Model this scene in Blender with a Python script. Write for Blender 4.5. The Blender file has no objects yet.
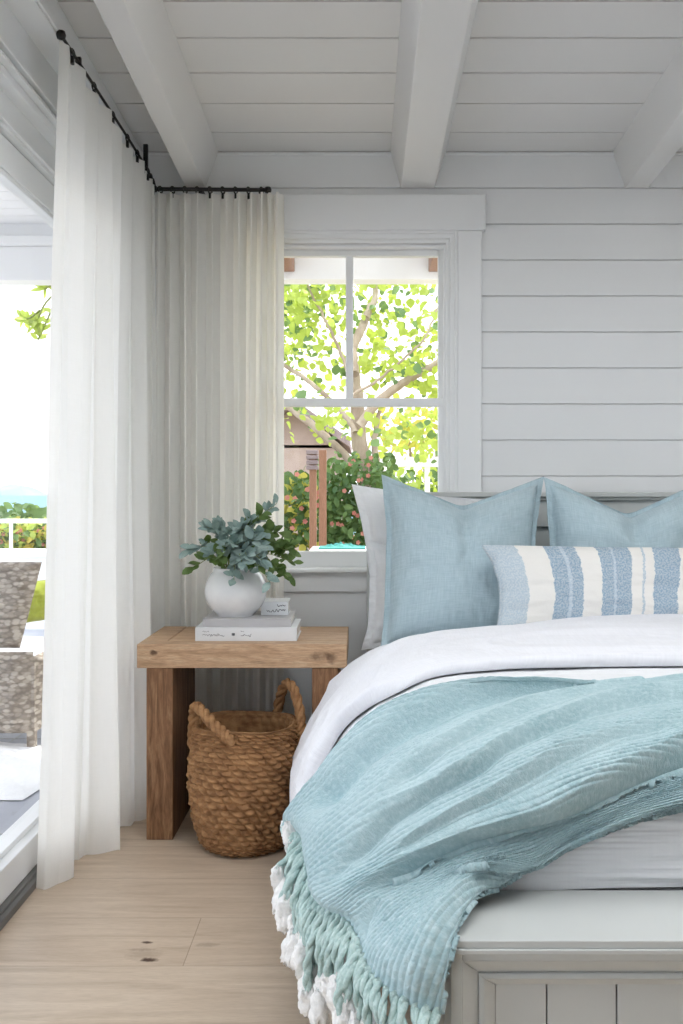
import bpy, bmesh, math, random
import numpy as np
from mathutils import Vector, Matrix
random.seed(7); RNG = np.random.default_rng(7)
COL = bpy.context.scene.collection
PI = math.pi
F, CX, CY, ZC = 950.0, 362.0, 494.0, 1.12

def P(px, py, d):
    """a point of the room: d metres in front of the camera, at photo position px,py"""
    return np.array([(px-CX)*d/F, d, ZC-(py-CY)*d/F])

# ------------------------------------------------------------------ materials
def lin(c):
    if isinstance(c, str):
        c = tuple(int(c[i:i+2], 16)/255 for i in (0, 2, 4))
    return tuple((x/12.92 if x <= .04045 else ((x+.055)/1.055)**2.4) for x in c)+(1,)

class Mat:
    def __init__(s, name, color='ffffff', rough=.6, spec=.5):
        s.m = bpy.data.materials.new(name); s.m.use_nodes = True
        s.t = s.m.node_tree; s.b = s.t.nodes['Principled BSDF']; s.out = s.t.nodes['Material Output']
        s.b.inputs['Base Color'].default_value = lin(color)
        s.b.inputs['Roughness'].default_value = rough
        s.b.inputs['Specular IOR Level'].default_value = spec
        s._co = {}
        s.hn = None
    def n(s, typ, **kw):
        nd = s.t.nodes.new(typ)
        for k, v in kw.items():
            if k in nd.inputs: 
                nd.inputs[k].default_value = v
            else: setattr(nd, k, v)
        return nd
    def link(s, a, b): s.t.links.new(a, b)
    def co(s, kind='Object', scale=(1,1,1), rot=(0,0,0)):
        tc = s.n('ShaderNodeTexCoord'); mp = s.n('ShaderNodeMapping')
        mp.inputs['Scale'].default_value = scale; mp.inputs['Rotation'].default_value = rot
        s.link(tc.outputs[kind], mp.inputs['Vector']); return mp.outputs[0]
    def noise(s, scale, detail=3, rough=.5, kind='Object', vs=(1,1,1), rot=(0,0,0), dist=0):
        nd = s.n('ShaderNodeTexNoise'); nd.inputs['Scale'].default_value = scale
        nd.inputs['Detail'].default_value = detail; nd.inputs['Roughness'].default_value = rough
        nd.inputs['Distortion'].default_value = dist
        s.link(s.co(kind, vs, rot), nd.inputs['Vector']); return nd.outputs['Fac']
    def ramp(s, fac, stops, interp='LINEAR'):
        r = s.n('ShaderNodeValToRGB'); r.color_ramp.interpolation = interp
        el = r.color_ramp.elements
        while len(el) < len(stops): el.new(.5)
        for e, (p, c) in zip(el, stops): e.position = p; e.color = lin(c)
        s.link(fac, r.inputs[0]); return r.outputs[0]
    def math(s, op, a, b=None, c=None):
        nd = s.n('ShaderNodeMath'); nd.operation = op
        for i, v in enumerate((a, b, c)):
            if v is None: continue
            if isinstance(v, (int, float)): nd.inputs[i].default_value = v
            else: s.link(v, nd.inputs[i])
        return nd.outputs[0]
    def mix(s, fac, a, b, blend='MIX'):
        nd = s.n('ShaderNodeMix', data_type='RGBA', blend_type=blend)
        for i, v in ((0, fac), (6, a), (7, b)):
            if isinstance(v, (int, float)): nd.inputs[i].default_value = v
            elif isinstance(v, str): nd.inputs[i].default_value = lin(v)
            else: s.link(v, nd.inputs[i])
        return nd.outputs[2]
    def color(s, sock): s.link(sock, s.b.inputs['Base Color']); return s
    def bump(s, h, strength=.3, dist=.01):
        nd = s.n('ShaderNodeBump'); nd.inputs['Strength'].default_value = strength; nd.inputs['Distance'].default_value = dist
        s.link(h, nd.inputs['Height'])
        if s.hn: s.link(s.hn, nd.inputs['Normal'])
        s.hn = nd.outputs[0]; s.link(s.hn, s.b.inputs['Normal']); return s
    def translucent(s, fac, color, transp=0):
        tr = s.n('ShaderNodeBsdfTranslucent'); tr.inputs[0].default_value = lin(color)
        mx = s.n('ShaderNodeMixShader'); mx.inputs[0].default_value = fac
        s.link(s.b.outputs[0], mx.inputs[1]); s.link(tr.outputs[0], mx.inputs[2]); o = mx.outputs[0]
        if transp:
            tp = s.n('ShaderNodeBsdfTransparent'); m2 = s.n('ShaderNodeMixShader'); m2.inputs[0].default_value = transp
            s.link(o, m2.inputs[1]); s.link(tp.outputs[0], m2.inputs[2]); o = m2.outputs[0]
        s.link(o, s.out.inputs[0]); return s

def paint(name, c, rough=.45):
    m = Mat(name, c, rough, .4)
    m.bump(m.noise(180, 2), .05, .002).bump(m.noise(3, 3), .04, .01)
    m.color(m.ramp(m.noise(1.7, 3), [(.3, c), (.7, c)])); return m.m

M = {}
M['wall'] = paint('wall_paint', 'e7e9ea')
M['ceiling'] = paint('ceiling_paint', 'dcdbd9')
M['trim'] = paint('trim_paint', 'ebedee', .35)
M['gap'] = paint('tile_joint_grey', '8f8f8c')  # grey of the joints between the patio tiles
M['bedpaint'] = paint('bed_paint', 'c6c9c7', .4)
M['metal'] = Mat('black_iron', '1d1a19', .45).m
M['sillmetal'] = paint('dark_threshold', '6d6c6a')

def wood(name, stops, vs=(1, 10, 10), rough=.55, knots=True, dark='4a2f1c', marks=()):
    m = Mat(name, stops[0][1], rough, .35)
    g = m.noise(5, 8, .65, vs=vs, dist=1.2)
    f = m.noise(40, 4, .6, vs=vs)
    c = m.ramp(g, stops)
    c = m.mix(m.math('MULTIPLY', m.ramp(f, [(.35, 'ffffff'), (.6, '000000')]), .28), c, dark)
    if knots:
        v = m.n('ShaderNodeTexVoronoi'); v.inputs['Scale'].default_value = 3.3
        m.link(m.co('Object', tuple(.35+.25*(k > 2) for k in vs)), v.inputs['Vector'])
        k = m.ramp(v.outputs['Distance'], [(.02, 'ffffff'), (.11, '000000')])
        c = m.mix(m.math('MULTIPLY', k, .8), c, dark)
    if marks:
        tc = m.n('ShaderNodeTexCoord'); sp = m.n('ShaderNodeSeparateXYZ'); m.link(tc.outputs['Object'], sp.inputs[0])
        for kx, kz, rx, rz, st in marks:
            dx = m.math('DIVIDE', m.math('SUBTRACT', sp.outputs[0], kx), rx); dz = m.math('DIVIDE', m.math('SUBTRACT', sp.outputs[2], kz), rz)
            r = m.math('ADD', m.math('MULTIPLY', dx, dx), m.math('MULTIPLY', dz, dz))
            r = m.math('ADD', r, m.math('MULTIPLY', m.math('SUBTRACT', m.noise(45, 3), .5), 2.2))
            c = m.mix(m.math('MULTIPLY', m.ramp(r, [(.1, 'ffffff'), (1, '000000')]), st), c, dark)
    m.color(c).bump(f, .25, .003).bump(g, .2, .004); return m.m
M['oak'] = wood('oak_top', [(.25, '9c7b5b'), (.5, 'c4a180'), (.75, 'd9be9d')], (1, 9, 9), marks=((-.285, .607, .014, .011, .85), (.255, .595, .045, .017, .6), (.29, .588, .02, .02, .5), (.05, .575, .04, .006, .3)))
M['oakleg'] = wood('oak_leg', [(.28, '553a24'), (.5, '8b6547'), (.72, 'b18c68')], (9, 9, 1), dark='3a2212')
M['post'] = wood('garden_post', [(.25, '86604a'), (.75, 'a37c66')], (9, 9, 1), knots=False)

def floor_mat():
    m = Mat('oak_floor', 'c9b59f', .42, .4)
    tc = m.n('ShaderNodeTexCoord'); sp = m.n('ShaderNodeSeparateXYZ'); m.link(tc.outputs['Object'], sp.inputs[0])
    X, Y = sp.outputs[0], sp.outputs[1]
    W = .256
    t = m.math('DIVIDE', m.math('SUBTRACT', Y, 2.254-W*20), W)
    row = m.math('FLOOR', t); fr = m.math('FRACT', t)
    ro = m.math('SUBTRACT', row, 20.0)
    off = m.math('MULTIPLY', m.math('FRACT', m.math('MULTIPLY', ro, .377)), 2.1)
    xs = m.math('DIVIDE', m.math('SUBTRACT', m.math('ADD', X, .425+21), off), 2.1)
    cell = m.math('FLOOR', xs); fx = m.math('FRACT', xs)
    cb = m.n('ShaderNodeCombineXYZ'); m.link(row, cb.inputs[0]); m.link(cell, cb.inputs[1])
    wn = m.n('ShaderNodeTexWhiteNoise', noise_dimensions='3D'); m.link(cb.outputs[0], wn.inputs['Vector'])
    rnd = wn.outputs['Value']
    # grain shifted per board
    cb2 = m.n('ShaderNodeCombineXYZ'); m.link(m.math('MULTIPLY', X, 1.1), cb2.inputs[0]); m.link(m.math('MULTIPLY', Y, 11), cb2.inputs[1]); m.link(m.math('MULTIPLY', rnd, 30), cb2.inputs[2])
    g = m.n('ShaderNodeTexNoise'); g.inputs['Scale'].default_value = 2.2; g.inputs['Detail'].default_value = 7; g.inputs['Roughness'].default_value = .62; g.inputs['Distortion'].default_value = .8
    m.link(cb2.outputs[0], g.inputs['Vector'])
    c = m.ramp(g.outputs['Fac'], [(.25, 'b19f8a'), (.5, 'c8b7a2'), (.78, 'dacbb8')])
    c = m.mix(m.math('MULTIPLY', rnd, .35), c, 'b59a80')
    f = m.noise(30, 4, .6, vs=(1, 14, 1))
    c = m.mix(m.math('MULTIPLY', m.ramp(f, [(.35, 'ffffff'), (.55, '000000')]), .2), c, '8f7860')
    def seam(a, w):
        a1 = m.math('LESS_THAN', a, w); a2 = m.math('GREATER_THAN', a, 1-w); return m.math('MAXIMUM', a1, a2)
    s = m.math('MAXIMUM', seam(fr, .004), seam(fx, .0006))
    c = m.mix(m.math('MULTIPLY', s, .55), c, '7d6751')
    # knots: real marks in the boards
    for kx, ky, rx, ry, st in ((-.536, 2.372, .017, .008, 1), (-.512, 2.285, .024, .013, 1), (-.545, 2.335, .035, .008, .3), (-.53, 2.31, .05, .04, .2), (-.385, 2.36, .035, .014, .3), (-.9, 1.7, .03, .015, .5)):
        dx = m.math('DIVIDE', m.math('SUBTRACT', X, kx), rx); dy = m.math('DIVIDE', m.math('SUBTRACT', Y, ky), ry)
        r = m.math('ADD', m.math('MULTIPLY', dx, dx), m.math('MULTIPLY', dy, dy))
        r = m.math('ADD', r, m.math('MULTIPLY', m.math('SUBTRACT', m.noise(70, 2), .5), 1.6))
        k = m.ramp(r, [(.1, 'ffffff'), (1, '000000')])
        c = m.mix(m.math('MULTIPLY', k, st), c, '4b3526')
    m.color(c).bump(f, .12, .002); return m.m
M['floor'] = floor_mat()

def linen(name, c1, c2, scale=1, transl=0, tcol='ffffff', transp=0, bump=.25, kind='UV', wr=.3, weave=(.06, 1)):
    m = Mat(name, c1, .9, .15); m.b.inputs['Sheen Weight'].default_value = .15
    h1 = m.noise(260*scale, 3, .6, kind, (1, .06, 1)); h2 = m.noise(260*scale, 3, .6, kind, (weave[0], weave[1], 1))
    h = m.math('ADD', h1, h2)
    m.color(m.ramp(m.math('MULTIPLY', h, .5), [(.38, c1), (.62, c2)]))
    m.bump(h, bump, .002)
    if wr: m.bump(m.noise(14, 4, .55, kind, dist=.6), wr, .01)
    if transl: m.translucent(transl, tcol, transp)
    return m.m
M['curtain'] = linen('curtain_linen', 'f4f3ef', 'f9f8f5', transl=.48, tcol='fffef9', transp=.03, bump=.12, wr=.15)
M['bluelinen'] = linen('blue_linen', 'a3b9c1', 'b8cad1', bump=.35)
M['white'] = linen('white_cotton', 'dfe0e5', 'e6e7ec', bump=.1, wr=.6)
M['coverlet'] = linen('white_coverlet', 'dfe1e3', 'e3e4e6', bump=.12, wr=.3, scale=.7)
M['sham'] = linen('sheer_white_linen', 'ecedef', 'f4f5f6', transl=.3, bump=.25, wr=.4)
M['patiofabric'] = linen('patio_white_fabric', 'e8e8ea', 'f4f4f4', kind='Object')
M['lime'] = linen('lime_cushion', '94a03a', 'a8b24a', kind='Object')

def stripe_mat():
    m = Mat('striped_linen', 'e9e6df', .9, .15)
    tc = m.n('ShaderNodeTexCoord'); sp = m.n('ShaderNodeSeparateXYZ'); m.link(tc.outputs['UV'], sp.inputs[0])
    w = m.math('MULTIPLY', m.math('SUBTRACT', m.noise(60, 4, .7, 'UV', (1, .35, 1)), .5), .02)
    u = m.math('ADD', sp.outputs[0], w)
    C, B, S = 'e8e6e1', '8fa7ba', 'b4c4cf'
    st = [(0, S), (.095, C), (.186, B), (.235, S), (.25, B), (.287, C), (.355, B), (.395, S), (.405, B), (.46, C), (.50, S), (.507, C), (.537, B), (.625, C), (.71, B), (.80, C), (.88, S)]
    c = m.ramp(u, st[:31], 'CONSTANT')
    fleck = m.ramp(m.noise(170, 3, .6, 'UV', (1, .3, 1)), [(.42, '000000'), (.6, 'ffffff')])
    c = m.mix(m.math('MULTIPLY', fleck, .38), c, 'ebe9e4')
    h1 = m.noise(300, 3, .6, 'UV', (1, .1, 1)); h2 = m.noise(300, 3, .6, 'UV', (.1, 1, 1))
    m.color(c).bump(m.math('ADD', h1, h2), .4, .003); return m.m
M['stripe'] = stripe_mat()

def throw_mat():
    m = Mat('knit_wool', '8db3b9', .95, .1); m.b.inputs['Sheen Weight'].default_value = .3
    n1 = m.noise(9, 4, .6, 'UV', (1, 1, 1)); n2 = m.noise(240, 3, .6, 'UV', (.5, 1, 1))
    c = m.ramp(n1, [(.35, '9cb9bf'), (.65, 'adc6cb')])
    c = m.mix(m.ramp(n2, [(.45, '000000'), (.8, 'ffffff')]), c, 'c3d6d9')
    m.color(c).bump(m.noise(330, 3, .7, 'UV'), .6, .004); return m.m
M['throw'] = throw_mat()
def simple(name, c1, c2, scale, rough=.7, b=.3, kind='Object', vs=(1, 1, 1), transl=0, tcol='ffffff', spec=.3, bd=.004):
    m = Mat(name, c1, rough, spec); h = m.noise(scale, 4, .6, kind, vs)
    m.color(m.ramp(h, [(.35, c1), (.65, c2)])).bump(h, b, bd)
    if transl: m.translucent(transl, tcol)
    return m.m
M['fringe'] = simple('fringe_wool', 'a3bdba', 'c0d3cf', 160, .95, .5)
M['fluff'] = simple('white_fluff', 'e6e6e4', 'f3f2f0', 140, 1, .8)
M['basket'] = simple('water_hyacinth', '7d5838', 'aa8158', 22, .7, .3, vs=(1, 1, 2))
M['vase'] = simple('white_ceramic', 'dedfe0', 'e9eaea', 12, .18, .1, spec=.5, bd=.002)
M['leaf1'] = simple('eucalyptus_leaf', '7d9692', 'a6b9b4', 25, .55, .1, transl=.15, tcol='7f9c88')
M['leaf2'] = simple('green_leaf', '4a6335', '6c8450', 25, .5, .1, transl=.2, tcol='7d9a4a')
M['stem'] = simple('green_stem', '7f8c55', '93995f', 40)
M['book'] = simple('book_white', 'd9dbdd', 'e2e4e6', 4, .45, .02)
M['bookgrey'] = simple('book_grey', 'b3b1b2', 'bcbabb', 4, .5, .02)
M['page'] = simple('book_pages', 'd2cfc9', 'efede8', 3, .8, .3, vs=(1, 1, 200))
M['ink'] = Mat('grey_ink', '6a6b70', .6).m
M['wicker'] = simple('grey_wicker', '857a6e', 'aca295', 60, .7, .3)
def wicker():
    m = Mat('grey_wicker', 'a89c8f', .7, .3)
    v = m.n('ShaderNodeTexVoronoi'); v.inputs['Scale'].default_value = 34; m.link(m.co('Object', (1, 1, 2.0)), v.inputs['Vector'])
    sp = m.n('ShaderNodeSeparateColor'); m.link(v.outputs['Color'], sp.inputs[0])
    c = m.ramp(sp.outputs[0], [(.1, '8d8276'), (.5, 'a89d91'), (.9, 'bdb4a8')])
    m.color(m.mix(m.ramp(v.outputs['Distance'], [(.45, '000000'), (.75, 'ffffff')]), c, '7b7065')).bump(v.outputs['Distance'], -.6, .02); return m.m
M['wicker'] = wicker()
M['tile'] = simple('patio_tile', 'a0a3ad', 'b0b3bc', 2.5, .6, .05)
M['bark'] = simple('tree_bark', '978778', 'b8aa9a', 9, .9, .5, vs=(1, 1, .3))
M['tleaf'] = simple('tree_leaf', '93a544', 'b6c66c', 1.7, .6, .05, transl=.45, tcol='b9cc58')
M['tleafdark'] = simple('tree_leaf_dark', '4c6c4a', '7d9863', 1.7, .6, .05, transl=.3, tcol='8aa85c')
M['bushleaf'] = simple('bush_leaf', '33532f', '66804a', 3, .6, .05, transl=.2, tcol='7d9a48')
M['yellowleaf'] = simple('yellow_leaf', '98a048', 'c2b052', 3, .6, .05, transl=.35, tcol='bdb850')
M['flower'] = simple('pink_flower', 'b8706a', 'd0988a', 4, .7, .05, transl=.3, tcol='d08878')
M['soil'] = simple('garden_soil', '8c7c62', 'a59a7c', 5, .95, .4)
M['roof'] = simple('roof_shingle', '7d7073', '958888', 12, .9, .5)
M['housewall'] = simple('house_wall', '9c8d88', 'ab9c96', 2, .9, .1)
M['ext'] = paint('exterior_white', 'eef0f3')
M['sea'] = simple('sea_water', '4c6e80', '5a7f8e', .02, .75, .3, bd=.3)
M['island'] = simple('island_haze_blue', '7b8c9c', '8495a3', .002, 1, .1)
M['teal'] = simple('teal_canvas', '1f6f6b', '4f9c95', 4, .8, .1)
def glass_mat():
    m = Mat('window_glass', 'ffffff', 0); t = m.t
    tp = m.n('ShaderNodeBsdfTransparent'); gl = m.n('ShaderNodeBsdfGlossy'); gl.inputs['Roughness'].default_value = 0
    lw = m.n('ShaderNodeFresnel'); lw.inputs['IOR'].default_value = 1.35
    mx = m.n('ShaderNodeMixShader'); ge = m.n('ShaderNodeNewGeometry'); m.link(m.math('MULTIPLY', lw.outputs[0], m.math('SUBTRACT', .8, m.math('MULTIPLY', ge.outputs['Backfacing'], .8))), mx.inputs[0]); m.link(tp.outputs[0], mx.inputs[1]); m.link(gl.outputs[0], mx.inputs[2])
    m.link(mx.outputs[0], m.out.inputs[0]); return m.m
M['glass'] = glass_mat()

# ------------------------------------------------------------------ geometry helpers
def tag(o, label=None, cat=None, group=None, kind=None):
    if label: o['label'] = label
    if cat: o['category'] = cat
    if group: o['group'] = group
    if kind: o['kind'] = kind
    return o
def empty(name, loc=(0, 0, 0), parent=None):
    o = bpy.data.objects.new(name, None); COL.objects.link(o); o.location = loc; o.empty_display_size = .1
    if parent: o.parent = parent
    return o
def addmesh(name, v, f, mat, parent=None, smooth=True, uv=None, loc=None, mat_idx=None):
    me = bpy.data.meshes.new(name)
    v = np.asarray(v, float)
    if parent is not None: v = v-np.array(worldloc(parent))
    elif loc is None:
        loc = np.array([v[:, 0].mean(), v[:, 1].mean(), v[:, 2].min()])
    if loc is not None: v = v-np.array(loc)
    me.from_pydata(v.tolist(), [], f if isinstance(f, list) else f.tolist())
    mats = mat if isinstance(mat, (list, tuple)) else [mat]
    for m in mats: me.materials.append(m)
    if mat_idx is not None: me.polygons.foreach_set('material_index', np.asarray(mat_idx, np.int32))
    if smooth: me.polygons.foreach_set('use_smooth', np.ones(len(me.polygons), bool))
    if uv is not None:
        l = me.uv_layers.new(name='UVMap'); li = np.zeros(len(me.loops), np.int32); me.loops.foreach_get('vertex_index', li)
        l.data.foreach_set('uv', np.asarray(uv, np.float32)[li].ravel())
    me.update()
    o = bpy.data.objects.new(name, me); COL.objects.link(o)
    if loc is not None: o.location = loc
    if parent is not None: o.parent = parent
    return o
def worldloc(o):
    l = Vector(o.location)
    while o.parent is not None: o = o.parent; l = l+Vector(o.location)
    return tuple(l)
def gridfaces(n, m, cu=False, cv=False):
    i, j = np.meshgrid(np.arange(n if cu else n-1), np.arange(m if cv else m-1), indexing='ij')
    i2, j2 = (i+1) % n, (j+1) % m
    return np.stack([i*m+j, i2*m+j, i2*m+j2, i*m+j2], -1).reshape(-1, 4)
class MB:
    """collects solid pieces for ONE mesh"""
    def __init__(s): s.v = []; s.f = []
    def add(s, v, f):
        k = len(s.v); s.v += [tuple(map(float, p)) for p in v]; s.f += [tuple(int(i)+k for i in q) for q in f]; return s
    def box(s, x0, x1, y0, y1, z0, z1):
        return s.hexa([(x0,y0,z0),(x1,y0,z0),(x1,y1,z0),(x0,y1,z0),(x0,y0,z1),(x1,y0,z1),(x1,y1,z1),(x0,y1,z1)])
    def hexa(s, c): return s.add(c, [(0,3,2,1),(4,5,6,7),(0,1,5,4),(1,2,6,5),(2,3,7,6),(3,0,4,7)])
    def tube(s, pts, r, n=8, caps=True):
        pts = np.asarray(pts, float); r = np.broadcast_to(np.asarray(r, float), (len(pts),))
        T = np.gradient(pts, axis=0); T /= np.linalg.norm(T, axis=1)[:, None]+1e-9
        N = np.cross(T[0], [0, 0, 1.0]);
        if np.linalg.norm(N) < 1e-3: N = np.cross(T[0], [0, 1.0, 0])
        V = []
        for i in range(len(pts)):
            N = N-T[i]*np.dot(N, T[i]); N /= np.linalg.norm(N)+1e-9; B = np.cross(T[i], N)
            for k in range(n):
                a = 2*PI*k/n; V.append(pts[i]+r[i]*(math.cos(a)*N+math.sin(a)*B))
        k = len(s.v); s.v += [tuple(p) for p in V]
        s.f += [tuple(int(a)+k for a in q) for q in gridfaces(len(pts), n, False, True)]
        if caps:
            s.f.append(tuple(k+i for i in range(n))[::-1]); s.f.append(tuple(k+(len(pts)-1)*n+i for i in range(n)))
        return s
    def lathe(s, prof, c=(0, 0, 0), n=48):
        V = [(c[0]+r*math.cos(2*PI*k/n), c[1]+r*math.sin(2*PI*k/n), c[2]+z) for r, z in prof for k in range(n)]
        return s.add(V, gridfaces(len(prof), n, False, True))
    def build(s, name, mat, parent=None, bevel=0, smooth=False, uv=None, **kw):
        o = addmesh(name, s.v, s.f, mat, parent, smooth, uv, **kw)
        if bevel:
            b = o.modifiers.new('soft_edges', 'BEVEL'); b.width = bevel; b.segments = 2; b.limit_method = 'ANGLE'
        return o
def smooth01(x): x = np.clip(x, 0, 1); return x*x*(3-2*x)
def crm(c, t):
    """Catmull-Rom through control points c (first axis) at parameters t in 0..1"""
    c = np.asarray(c, float); n = len(c)
    c = np.concatenate([[2*c[0]-c[1]], c, [2*c[-1]-c[-2]]])
    x = np.clip(np.asarray(t), 0, 1)*(n-1); i = np.minimum(x.astype(int), n-2); u = (x-i)
    u = u.reshape(u.shape+(1,)*(c.ndim-1))
    p0, p1, p2, p3 = c[i], c[i+1], c[i+2], c[i+3]
    return .5*((2*p1)+(p2-p0)*u+(2*p0-5*p1+4*p2-p3)*u*u+(3*p1-p0-3*p2+p3)*u**3)
_perm = RNG.random((64, 64))
def vnoise(x, y, seed=0):
    x = np.asarray(x, float)+seed*7.31; y = np.asarray(y, float)+seed*3.77
    xi, yi = np.floor(x).astype(int), np.floor(y).astype(int); u, v = smooth01(x-xi), smooth01(y-yi)
    g = lambda a, b: _perm[a % 64, b % 64]
    return (g(xi, yi)*(1-u)+g(xi+1, yi)*u)*(1-v)+(g(xi, yi+1)*(1-u)+g(xi+1, yi+1)*u)*v-.5
def fbm(x, y, o=4, seed=0):
    return sum(vnoise(np.asarray(x)*2**k, np.asarray(y)*2**k, seed+k)*.5**k for k in range(o))
def normals(G):
    du = np.gradient(G, axis=0); dv = np.gradient(G, axis=1); n = np.cross(du, dv)
    return n/(np.linalg.norm(n, axis=-1)[..., None]+1e-12)

# ------------------------------------------------------------------ the room shell
YW = 3.68            # back wall
KW = F/YW
wx = lambda px: (px-CX)/KW
wz = lambda py: ZC-(py-CY)/KW
XL = -.95            # left wall plane
def struct(o): o['kind'] = 'structure'; return o
f = MB().box(XL-.05, 3.3, -2.0, YW+.1, -.06, 0).build('floor', M['floor'], loc=(0, 0, 0)); struct(f)
# back wall shiplap boards round the window opening
OX0, OX1, OZ0, OZ1 = wx(241), wx(457), wz(568), wz(236)
w = MB(); zb = wz(188)+.1395
step = .1395; g = .0032
z1 = wz(152.5)
w.box(-1.1, 3.3, YW+.012, YW+.03, OZ1, z1+.1); w.box(-1.1, 3.3, YW+.012, YW+.03, -.02, OZ0)
w.box(-1.1, OX0, YW+.012, YW+.03, OZ0, OZ1); w.box(OX1, 3.3, YW+.012, YW+.03, OZ0, OZ1)
bz = [z1]+[wz(188)-step*k for k in range(0, 18)]
for a, b in zip(bz[:-1], bz[1:]):
    zt, zl = a-g/2, max(b+g/2, .0)
    if zt <= 0: break
    if zl >= OZ1 or zt <= OZ0: w.box(-1.0, 3.25, YW, YW+.013, zl, zt)
    else:
        if zt > OZ1: w.box(OX0, OX1, YW, YW+.013, OZ1, zt)
        if zl < OZ0: w.box(OX0, OX1, YW, YW+.013, zl, OZ0)
        w.box(-1.0, OX0, YW, YW+.013, zl, zt); w.box(OX1, 3.25, YW, YW+.013, zl, zt)
struct(w.build('wall_back', M['wall'], bevel=.0008))
# smooth panel below the window
t = MB().box(OX0-.07, .35, YW-.014, YW-.002, .0, wz(591)); struct(t.build('trim_1', M['wall'], bevel=.001))
# ceiling boards
SL = .05
def zceil(y): return z1+SL*(YW-y)
c = MB()
ys = [YW-.0, YW-.18, YW-.41, YW-.624, YW-.836, YW-1.03]
while ys[-1] > 2.42: ys.append(ys[-1]-.205)
def slab(mb, x0, x1, ya, yb, z0, th):
    mb.hexa([(x0, yb, z0(yb)), (x1, yb, z0(yb)), (x1, ya, z0(ya)), (x0, ya, z0(ya)), (x0, yb, z0(yb)+th), (x1, yb, z0(yb)+th), (x1, ya, z0(ya)+th), (x0, ya, z0(ya)+th)])
for a, b in zip(ys[:-1], ys[1:]): slab(c, -1.15, 3.3, a-.0035, b+.0035, zceil, .012)
slab(c, -1.2, 3.3, YW+.05, ys[-1], lambda y: zceil(y)+.0135, .03)
YS0, YS1 = .35, ys[-1]
slab(c, -1.2, 3.3, YS0, -1.6, zceil, .04); slab(c, -1.2, -.55, YS1, YS0, zceil, .04); slab(c, 2.6, 3.3, YS1, YS0, zceil, .04)
sk = empty('added_skylight', (1, 1.3, zceil(1.3)+.1)); struct(sk)  # unseen skylight, added to light the bed and room from above
m_ = MB()
for x0_, x1_, y0_, y1_ in ((-.58, -.53, YS0, YS1), (2.58, 2.63, YS0, YS1), (-.53, 2.58, YS0-.03, YS0+.02), (-.53, 2.58, YS1-.02, YS1+.03)): m_.box(x0_, x1_, y0_, y1_, 2.56, 2.78)
m_.build('added_skylight_frame', M['trim'], sk)
_mk = Mat('added_skylight_glass', 'f4f4f4', .6); _mk.translucent(.92, 'f8f8f8')  # diffusing pane of the added skylight, spreads sun and sky light downward
addmesh('glass_pane', [(-.55, YS0, 2.77), (2.6, YS0, 2.77), (2.6, YS1, 2.77), (-.55, YS1, 2.77)], [(0, 1, 2, 3)], _mk.m, sk, smooth=False)
struct(c.build('ceiling', M['ceiling'], bevel=.0008))
zbm = lambda y: wz(188.3)+.054*(YW-y)
for k, (xa, xb, sa, sb) in enumerate(((-.682, -.606, .04, .052), (.151, .281, .042, .044), (1.02, 1.108, .052, .045))):
    b = MB(); Y2 = -1.55
    def bar(x0, x1, za, zc):
        b.hexa([(x0, Y2, za(Y2)), (x1, Y2, za(Y2)), (x1, YW, za(YW)), (x0, YW, za(YW)), (x0, Y2, zc(Y2)), (x1, Y2, zc(Y2)), (x1, YW, zc(YW)), (x0, YW, zc(YW))])
    zc_ = lambda y: zceil(y)+.005
    b.hexa([(xa, Y2, zbm(Y2)), (xb, Y2, zbm(Y2)), (xb, YW, zbm(YW)), (xa, YW, zbm(YW)), (xa-sa, Y2, zc_(Y2)), (xb+sb, Y2, zc_(Y2)), (xb+sb, YW, zc_(YW)), (xa-sa, YW, zc_(YW))])
    struct(b.build('trim_%d' % (k+2), M['ceiling'], bevel=.003))
# far end of the room behind the camera is closed; light comes from the added ceiling skylight
M['wall_dark'] = paint('low_bounce_wall_paint', '6f6b66')  # unseen wall kept dark to cut light bounced onto the footboard
struct(MB().box(-1.1, 3.35, -1.7, -1.6, 0, 2.9).build('wall_front', M['wall_dark']))
# right wall and left wall
struct(MB().box(3.25, 3.35, -1.6, YW+.1, 0, 2.9).build('wall_right', M['wall']))
lw = MB(); lw.box(-1.06, XL+.02, 3.48, YW+.0, 0, 2.46); lw.box(-1.12, -.935, -1.6, YW, 2.455, 2.72)
struct(lw.build('wall_left', M['wall'], bevel=.002))
# plate under the ceiling along the left wall
t = MB(); t.box(-.935, -.85, -1.6, YW, 2.40, 2.60); t.box(-.85, -.842, -1.6, YW, 2.405, 2.43)
struct(t.build('trim_5', M['trim'], bevel=.003))
# back wall frieze strip under ceiling
struct(MB().box(-.84, 3.24, YW-.012, YW, z1-.012, z1-.002).build('trim_6', M['trim'], bevel=.002))

# ---- window
wn = empty('window_1', (wx(349), YW, wz(568))); struct(wn)
fr = MB()
def ring(mb, x0, x1, z0, z1_, t, y0, y1, bottom=True):
    mb.box(x0, x0+t, y0, y1, z0, z1_); mb.box(x1-t, x1, y0, y1, z0, z1_); mb.box(x0+t, x1-t, y0, y1, z1_-t, z1_)
    if bottom: mb.box(x0+t, x1-t, y0, y1, z0, z0+t)
xr = wx(457)
ring(fr, wx(241), wx(457), wz(566), wz(232), .012, YW-.022, YW+.05, False)
ring(fr, wx(243.5), wx(454.5), wz(566), wz(234.5), .018, YW-.012, YW+.06, False)
ring(fr, wx(247.5), wx(450), wz(566), wz(239), .014, YW+.004, YW+.07, False)
ring(fr, wx(250.5), wx(447), wz(566), wz(243), .012, YW+.02, YW+.13, False)
fr.build('window_frame', M['trim'], wn, bevel=.002)
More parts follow.
